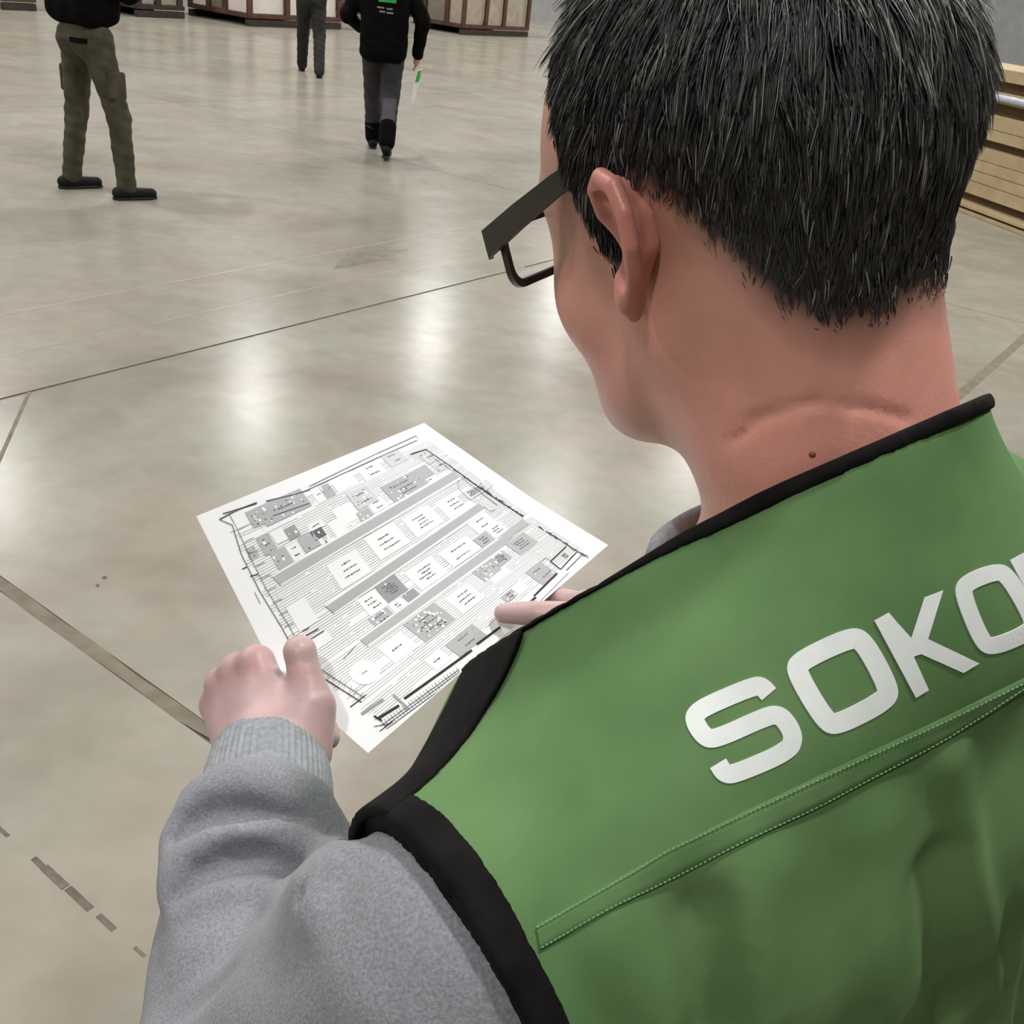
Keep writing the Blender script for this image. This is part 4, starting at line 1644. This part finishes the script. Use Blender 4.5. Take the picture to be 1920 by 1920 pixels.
# ------------------------------------------------------------------ people walking away in the hall
def figure(base, yaw_left, label, jacket, trouser, shoe, pose, hairc=(40, 34, 30), height=1.78, hem=.80, extra=None):
    """Whole walking figure; pose gives feet, hips shift and hands in the figure's own frame (x right, y forward, z up)."""
    root = empty('person', (base[0], base[1], 0))
    tag(root, label, 'person')
    Fm = rot_frame(yaw_left, 0)
    B0_ = np.array([base[0], base[1], 0.0])
    k = height / 1.78

    def w(x, y, z):
        return B0_ + Fm @ np.array([x * k, y * k, z * k])
    hs = pose.get('hip', (0, 0))
    legs = []
    shoes = []
    for s in (-1, 1):
        fx, fy, fz, kx, ky, toe = pose['l' if s < 0 else 'r']
        hip = w(s * .085 + hs[0], hs[1], .90); knee = w(kx, ky, .49); ank = w(fx, fy, .085 + fz)
        bag = pose.get('bag', 1.0)
        legs += [(rc(hip, knee, .092 * bag, .066 * bag), .03), (rc(knee, ank, .066 * bag, .055 * bag), .02)]
        t = math.radians(toe)
        fd = Fm @ np.array([-math.sin(t), math.cos(t), 0])
        shoes.append((ank, fd, fz * k))
    legs.append((ell(w(hs[0], hs[1] - .01, .93), (.172 * k * min(1.1, pose.get('bag', 1)), .125 * k, .12 * k), Fm), .04))
    legs += [(ell(w(s * .07 + hs[0], hs[1] - .07, .90), (.075 * k, .06 * k, .085 * k), Fm), .03) for s in (-1, 1)]
    tu = Union(legs)
    zmin = .075 * k
    lo_, hi_ = w(0, 0, 0) + [-.75, -.75, .0], w(0, 0, 0) + [.75, .75, 1.06]

    def tf(p):
        q = p - B0_.astype(np.float32)
        wv = np.sin(q[:, 2] * 55 + q[:, 0] * 20) * np.sin(q[:, 2] * 23 + q[:, 1] * 31)
        return tu(p) + .004 * wv
    v, f = mesh_sdf(tf, lo_, hi_, .011)
    tr = mesh_obj('trousers', v, f, trouser, root, smooth=True)
    for ank, fd, fz in shoes:
        g = np.array([ank[0], ank[1], 0])
        tilt = pose.get('tilt', 0)
        heel = g + fd * -.06 + [0, 0, .045 + fz]; toe_ = g + fd * .16 + [0, 0, .035 + max(0, fz - .05)]
        u = Union([(rc(heel, toe_, .040, .036), .02), (rc(g + [0, 0, .06 + fz], g + [0, 0, .11 + fz], .045, .045), .03)])
        v, f = mesh_sdf(lambda p: np.maximum(u(p), .006 + max(0, fz - .05) - p[:, 2]), g + [-.3, -.3, -.02], g + [.3, .3, .3], .008)
        sh = mesh_obj('shoe', v, f, shoe, root, smooth=True)
        mb_ = MB().tube([g + fd * -.095 + [0, 0, .011], g + fd * -.06 + [0, 0, .011], g + fd * .05 + [0, 0, .011], g + fd * .15 + [0, 0, .011], g + fd * .195 + [0, 0, .011]], [.016, .036, .041, .038, .014], 12)
        so = mb_.build('sole', M_SOLE, sh)
        for vt in so.data.vertices:
            vt.co.z = (min(max(vt.co.z, 0.0), .018) + max(0, fz - .03)) if fz > .03 else min(max(vt.co.z, 0.0), .018)
    # jacket
    hx, hy = hs
    lean = pose.get('lean', 0.0)
    it = [(ell(w(hx, hy + .02 + lean * .6, 1.22), (.185 * k, .125 * k, .26 * k), Fm), .05),
          (rbox(w(hx, hy - .005, (hem + 1.38) / 2), (.205 * k, .158 * k, (1.38 - hem) / 2 * k), .10 * k, Fm), .05),
          (rc(w(hx - .10, hy + lean, 1.42), w(hx + .10, hy + lean, 1.42), .085), .05)]
    bodyi = [(ell(w(hx, hy + lean * 1.2 + .03, 1.665), (.075 * k, .095 * k, .115 * k), Fm), .02),
             (ell(w(hx, hy + lean * 1.2 + .06, 1.62), (.058 * k, .06 * k, .08 * k), Fm), .03),
             (rc(w(hx, hy + lean, 1.46), w(hx, hy + lean * 1.1 + .01, 1.60), .055 * k), .03),
             (rc(w(hx, hy + lean * 1.2 + .118, 1.655), w(hx, hy + lean * 1.2 + .13, 1.63), .010, .014), .012),
             (ell(w(hx, hy + .02 + lean * .6, 1.22), (.15 * k, .095 * k, .22 * k), Fm), .05)]
    for s in (-1, 1):
        bodyi.append((ell(w(hx + s * .078, hy + lean * 1.2 + .02, 1.65), (.012, .02, .032), Fm), .008))
        ex, ey, ez, ax, ay, az_ = pose['la' if s < 0 else 'ra']
        sh_ = w(hx + s * .185, hy + lean, 1.41); el = w(ex, ey, ez); wr = w(ax, ay, az_)
        it += [(rc(sh_, el, .078 * k, .064 * k), .04), (rc(el, wr, .064 * k, .05 * k), .03)]
        hd = (wr - el) / np.linalg.norm(wr - el)
        side = Fm[:, 1]
        bodyi += [(rc(sh_, el, .04, .036), .03), (rc(el, wr, .036, .026), .02), (rc(wr, wr + hd * .07, .028, .030), .02)]
        for q in range(4):
            o = side * (.026 - .0175 * q)
            bodyi.append((poly([wr + hd * .075 + o, wr + hd * .115 + o * 1.05 - s * Fm[:, 0] * .004, wr + hd * (.15 - .006 * abs(q - 1)) + o - s * Fm[:, 0] * .018], [.0105, .0095, .008]), .006))
        bodyi.append((poly([wr + hd * .03 + side * .02, wr + hd * .065 + side * .045, wr + hd * .095 + side * .050], [.014, .0115, .009]), .01))
    ju = Union(it)

    def jf(p):
        q = p - B0_.astype(np.float32)
        wv = np.sin(q[:, 2] * 34 + q[:, 1] * 22) * np.sin(q[:, 0] * 27 + q[:, 2] * 19)
        d = ju(p) + .005 * wv
        loc = q @ Fm.astype(np.float32)
        core = np.abs(loc[:, 0] - hx * k) < .30
        return d
    v, f = mesh_sdf(jf, lo_ + [0, 0, .3], hi_ + [0, 0, .56], .012)
    jk = mesh_obj('jacket', v, f, jacket, root, smooth=True)
    v, f = mesh_sdf(Union(bodyi), lo_ + [0, 0, .3], hi_ + [0, 0, .85], .011)
    bd = mesh_obj('body', v, f, M_SKIN, root, smooth=True)
    set_tint(bd, np.tile(lin(205, 150, 130), (len(v), 1)))
    hc = w(hx, hy + lean * 1.2 + .018, 1.685)
    hcap = ell(hc, (.086 * k, .108 * k, .115 * k), Fm)
    fcut = ell(w(hx, hy + lean * 1.2 + .11, 1.60), (.09, .10, .13), Fm)
    v, f = mesh_sdf(lambda p: np.maximum(smax(hcap(p), -fcut(p), .02), (1.60 * k) - p[:, 2]), hc - .2, hc + .2, .011)
    hr = mesh_obj('hair', v, f, material('hair_cap', srgb(*hairc), .7, srgb(*[int(c * 1.4) for c in hairc]), 120, bump=.5, bump_scale=200), root, smooth=True)
    if extra:
        extra(root, w, Fm, jk, tr)
    return root


M_OLIVE = material('olive_cargo', srgb(56, 52, 38), .9, srgb(76, 72, 54), 9, bump=.3, bump_scale=60)
M_OLIVED = material('dark_olive_cloth', srgb(24, 24, 20), .9, srgb(34, 34, 28), 12)
M_JBLACK = material('black_fleece', srgb(7, 7, 7), .95, srgb(13, 12, 12), 30, spec=.1)
M_DGREY = material('dark_grey_workwear', srgb(38, 36, 38), .9, srgb(50, 47, 52), 10)
M_LGREY = material('grey_knee_panel', srgb(74, 70, 78), .9, srgb(84, 80, 88), 12)
M_BLACKP = material('black_gaiter', srgb(8, 8, 8), .9, spec=.1)
M_GREENPR = material('green_print', srgb(48, 150, 52), .7, srgb(60, 168, 62), 20)
M_WHITEPR = material('grey_print', srgb(110, 114, 112), .7, srgb(140, 144, 142), 60)
M_REFL = material('white_stripe', srgb(190, 192, 190), .5)
M_SNEAK = material('dark_sneaker', srgb(20, 20, 22), .7, srgb(30, 30, 32), 30, spec=.2)


def surf_patch(tree_obj, centre, nrm_dir, ax, az, sx, sz, nx, nz, mat, parent, name, lift=.004):
    """Patch laid on a mesh by casting from outside along -nrm_dir."""
    me_ = tree_obj.data
    off = np.zeros(3); q = tree_obj.parent
    while q is not None:
        off += np.array(q.location); q = q.parent
    co = np.empty(len(me_.vertices) * 3, np.float32); me_.vertices.foreach_get('co', co)
    v = co.reshape(-1, 3).astype(np.float64) + off
    t = BVHTree.FromPolygons([tuple(x) for x in v], [tuple(p.vertices) for p in me_.polygons])
    vs_, fs_ = [], []
    for j in range(nz + 1):
        for i in range(nx + 1):
            p = centre + ax * (i / nx - .5) * sx + az * (j / nz - .5) * sz + nrm_dir * .4
            loc, n, _, _ = t.ray_cast(Vector(p), Vector(-nrm_dir))
            vs_.append((np.array(loc) + nrm_dir * lift) if loc is not None else centre + ax * (i / nx - .5) * sx + az * (j / nz - .5) * sz)
    for j in range(nz):
        for i in range(nx):
            a = j * (nx + 1) + i
            fs_.append((a, a + 1, a + nx + 2, a + nx + 1))
    return mesh_obj(name, vs_, fs_, mat, parent, smooth=True)


def cargo(root, w, Fm, jk, tr):
    for s, kx, ky in ((-1, -.17, .0), (1, .18, .03)):
        c = (w(s * .085, -.02, .90) * .45 + w(kx, ky, .49) * .55) + Fm[:, 0] * s * .088
        v, f = mesh_sdf(rbox(c - Fm[:, 0] * s * .012, (.020, .066, .085), .018, Fm), c - .16, c + .16, .008)
        mesh_obj('cargo_pocket', v, f, M_OLIVE, tr, smooth=True)
    surf_patch(tr, w(.085, -.10, .915), -Fm[:, 1], Fm[:, 0], Fm[:, 2], .12, .03, 6, 2, M_BLACKP, tr, 'back_pocket', .006)


# left figure, seen from the waist down
p0 = (floor_pt(130, 362) + floor_pt(250, 362)) / 2
figure(p0, -28, 'person in black top and olive cargo trousers standing on the left', M_JBLACK, M_OLIVE, M_SNEAK,
       dict(hip=(0, -.02), l=(-.20, -.06, 0, -.17, .0, -22), r=(.22, .02, 0, .18, .03, -24), la=(-.26, .10, 1.20, -.10, .26, 1.22), ra=(.26, .10, 1.20, .10, .26, 1.22), bag=1.12), extra=cargo, hem=.985, height=1.88)


def mid_extra(root, w, Fm, jk, tr):
    nd = -Fm[:, 1]
    surf_patch(jk, w(.02, -.1, 1.285), nd, Fm[:, 0], Fm[:, 2], .15, .06, 8, 4, M_GREENPR, jk, 'green_logo')
    for x0, z0, sx in ((-.035, 1.212, .06), (.04, 1.208, .05), (-.02, 1.182, .05), (.045, 1.178, .06)):
        surf_patch(jk, w(x0, -.1, z0), nd, Fm[:, 0], Fm[:, 2], sx, .014, 6, 2, M_WHITEPR, jk, 'printed_word')
    for (fx, fy, fz, kx, ky) in ((-.07, .30, 0, -.085, .22), (.07, -.28, .05, .08, -.04)):
        a_ = w(fx, fy, .10 + fz); b_ = w(fx + (kx - fx) * .30, fy + (ky - fy) * .30, .22 + fz)
        v, f = mesh_sdf(rc(a_, b_, .073, .077), np.minimum(a_, b_) - .1, np.maximum(a_, b_) + .1, .010)
        mesh_obj('gaiter', v, f, M_BLACKP, tr, smooth=True)
    kp = surf_patch(tr, w(.075, -.08, .40), nd, Fm[:, 0], Fm[:, 2], .12, .20, 8, 8, M_LGREY, tr, 'calf_panel', .006)


pm0 = (floor_pt(700, 277) + floor_pt(722, 300)) / 2
MID = figure(pm0, 8, 'person walking away in black hoodie with a green back print', M_JBLACK, M_DGREY, M_SHOE,
             dict(hip=(0, 0), l=(-.07, .30, .0, -.085, .22, 4), r=(.07, -.28, .05, .08, -.04, -4), la=(-.32, -.02, 1.12, -.22, .20, 1.02), ra=(.33, -.04, 1.13, .30, .06, .86), bag=1.22, lean=.03), extra=mid_extra, hem=.77, height=1.80)
Fm_ = rot_frame(8, 0)
# papers held by the walking figure
hb_ = np.array([pm0[0], pm0[1], 0]) + Fm_ @ np.array([.30, .10, .60])
PH = empty('paper_sheets', hb_)
tag(PH, 'white sheets with a green edge carried low by the walking person', 'paper')
q_ax = Fm_ @ np.array([.25, .95, 0]); q_up = Fm_ @ np.array([.18, 0, .98]); q_up /= np.linalg.norm(q_up)
MB().box(hb_, q_ax, np.cross(q_up, q_ax), q_up, .21, .004, .30).build('sheet', M_PAPER, PH)
MB().box(hb_ + q_up * .09 - np.cross(q_up, q_ax) * .006, q_ax, np.cross(q_up, q_ax), q_up, .12, .006, .10).build('folder', M_GREENPR, PH)

pf0 = (floor_pt(567, 132) + floor_pt(598, 148)) / 2
figure(pf0, 14, 'distant person in dark olive trousers walking towards the crates', M_OLIVED, M_OLIVED, M_SHOE,
       dict(hip=(0, 0), l=(-.11, .34, .0, -.10, .24, 6), r=(.11, -.30, .0, .11, -.06, -6), la=(-.30, .0, 1.18, -.22, .22, 1.06), ra=(.30, .0, 1.18, .22, .22, 1.06), bag=1.28, lean=.02), hem=.95, height=1.84)

# ------------------------------------------------------------------ crates along the left wall
M_RED = material('red_brown_timber', srgb(72, 44, 34), .7, srgb(92, 60, 46), 8, bump=.3, bump_scale=40)
M_DARKW = material('dark_timber', srgb(46, 38, 32), .8, srgb(60, 50, 42), 9)
M_PANEL = material('white_panel', srgb(214, 206, 194), .6, srgb(224, 218, 208), 3)
M_PANELG = material('grey_green_panel', srgb(120, 114, 98), .7, srgb(132, 126, 110), 4)
M_WOODP = material('pale_brown_board', srgb(158, 146, 130), .8, srgb(174, 164, 148), 6)
M_GREYM = material('grey_metal', srgb(106, 104, 114), .6, srgb(116, 114, 124), 5)


def crate(corner, la, lb, h, posts_a, posts_b, label, panel=M_PANEL, skid=.16, wood=M_RED, name='wooden_crate'):
    """Framed crate with its near corner at the given floor point, running +A and -B."""
    root = empty(name, (corner[0], corner[1], 0))
    tag(root, label, 'crate', 'crates along the hall wall')
    c0 = np.array([corner[0], corner[1], 0])

    def at(a, b, z):
        return c0 + hA * a - hB * b + UPZ * z
    for b in (.06, lb - .06):
        MB().box(at(la / 2, b, skid / 2 - .02), hA, hB, UPZ, la, .10, skid - .04, .01).build('skid', M_DARKW, root)
    MB().box(at(la / 2, lb / 2, skid + .02), hA, hB, UPZ, la, lb, .08, .01).build('base_rail', wood, root)
    for a in posts_a:
        for b in (.03, lb - .03):
            MB().box(at(a, b, skid + h / 2), hA, hB, UPZ, .12, .07, h, .008).build('post', wood, root)
    for b in posts_b:
        MB().box(at(.03, b, skid + h / 2), hA, hB, UPZ, .07, .12, h, .008).build('post', wood, root)
    pa = sorted(posts_a)
    for a0, a1 in zip(pa[:-1], pa[1:]):
        MB().box(at((a0 + a1) / 2, .09, skid + .06 + (h - .1) / 2), hA, hB, UPZ, a1 - a0 - .13, .03, h - .12).build('panel', panel, root)
    pb = sorted(list(posts_b) + [.03, lb - .03])
    for k, (b0, b1) in enumerate(zip(pb[:-1], pb[1:])):
        MB().box(at(.09, (b0 + b1) / 2, skid + .06 + (h - .1) / 2), hA, hB, UPZ, .03, b1 - b0 - .10, h - .12).build('panel', M_PANELG if k == 1 else panel, root)
    MB().box(at(la / 2, lb / 2, skid + h - .04), hA, hB, UPZ, la, lb, .08, .01).build('lid_rail', wood, root)
    return root


crate(floor_pt(466, 49), 2.6, 1.9, 1.9, (.06, 1.05, 2.0, 2.54), (.75, 1.25), 'white panelled crate on a dark red frame behind the distant walker')
crate(floor_pt(866, 65), 2.8, 1.3, 1.8, (.06, .95, 1.7, 2.74), (.55,), 'pale panelled crate with red brown posts beside the man with glasses', panel=M_WOODP)
crate(floor_pt(812, 50) - hB * .6, .5, 1.2, 1.5, (.05, .45), (.4, .8), 'dark framed crate left of the pale panelled crate', panel=M_DARKW, wood=M_DARKW)
crate(floor_pt(258, 32), 1.1, 1.1, 1.2, (.06, .5, 1.0), (.5,), 'open brown timber crate behind the person in cargo trousers', panel=M_WOODP, wood=M_DARKW)
crate(floor_pt(8, 19), .62, 1.4, 1.2, (.06, .56), (.7,), 'red brown crate at the far left edge', panel=M_PANELG)
crate(floor_pt(655, 26), 1.2, 1.0, .8, (.06, .6, 1.14), (.5,), 'small grey crate far behind the walking people', panel=M_GREYM, wood=M_DARKW)

# ------------------------------------------------------------------ timber stack on the right
tA = np.array([.30, -.954, 0]); tA /= np.linalg.norm(tA)      # along the visible face
tB = np.array([tA[1], -tA[0], 0]) * -1                         # away from the camera
c0 = floor_pt(1826, 402)
M_BOARD = material('pale_fibreboard', srgb(168, 148, 112), .75, srgb(182, 162, 126), 5)
M_BOARDD = material('brown_spacer', srgb(96, 76, 48), .8, srgb(110, 88, 58), 8)
M_STRAP = material('grey_pipe', srgb(176, 180, 192), .35, srgb(190, 194, 204), 8)


def tat(a, b, z):
    return c0 + tA * a + tB * b + UPZ * z


a0_, a1_ = -1.6, 1.6
TS = empty('board_stack', c0)
tag(TS, 'tall stack of pale boards on battens at the right edge behind the man', 'boards')
z = 0.0
layers = []
for th, kind in ((.035, 'batten'), (.02, 'gap'), (.035, 'batten'), (.075, 'gap'),
                 (.12, 'board'), (.10, 'board'), (.10, 'board'), (.12, 'board'), (.07, 'gap'), (.10, 'board'), (.13, 'board'), (.10, 'gap'), (.10, 'board'), (.09, 'gap'), (.11, 'board')):
    layers.append((z, th, kind)); z += th
for z0, th, kind in layers:
    inset = rng.uniform(-.006, .006)
    if kind == 'board':
        MB().box(tat((a0_ + a1_) / 2, .55 + inset, z0 + th / 2), tA, tB, UPZ, a1_ - a0_, 1.1, th - .004, .004).build('board', M_BOARD, TS)
    elif kind == 'batten':
        MB().box(tat((a0_ + a1_) / 2, .50, z0 + th / 2), tA, tB, UPZ, a1_ - a0_ + .1, 1.2, th, .004).build('batten', M_BOARD, TS)
    else:
        MB().box(tat((a0_ + a1_) / 2, .60, z0 + th / 2), tA, tB, UPZ, a1_ - a0_ - .12, 1.0, th, 0).build('spacer', M_BOARDD, TS)
MB().tube([tat(-1.3, -.05, 1.06), tat(1.6, -.05, 1.06)], .032, 12).build('pipe', M_STRAP, TS, smooth=True)
# machine behind the stack
mc = tat(.1, 1.75, 0)
MS = empty('grey_cabinet', mc)
tag(MS, 'lilac grey metal cabinet standing behind the board stack', 'cabinet')
MB().box(mc + [0, 0, 1.15], tA, tB, UPZ, 1.9, .7, 2.1, .02).build('cabinet_body', M_GREYM, MS)
M_DKM = material('dark_metal', srgb(72, 72, 80), .5)
MB().box(mc + [0, 0, .05], tA, tB, UPZ, 1.85, .65, .10, .01).build('plinth', M_DKM, MS)
for a in (-.47, .47):
    MB().box(mc + tA * a - tB * .36 + [0, 0, 1.2], tA, tB, UPZ, .86, .03, 1.85, .008).build('door', M_GREYM, MS)
    MB().box(mc + tA * (a * .2) - tB * .39 + [0, 0, 1.2], tA, tB, UPZ, .03, .03, .18, .008).build('handle', M_DKM, MS)
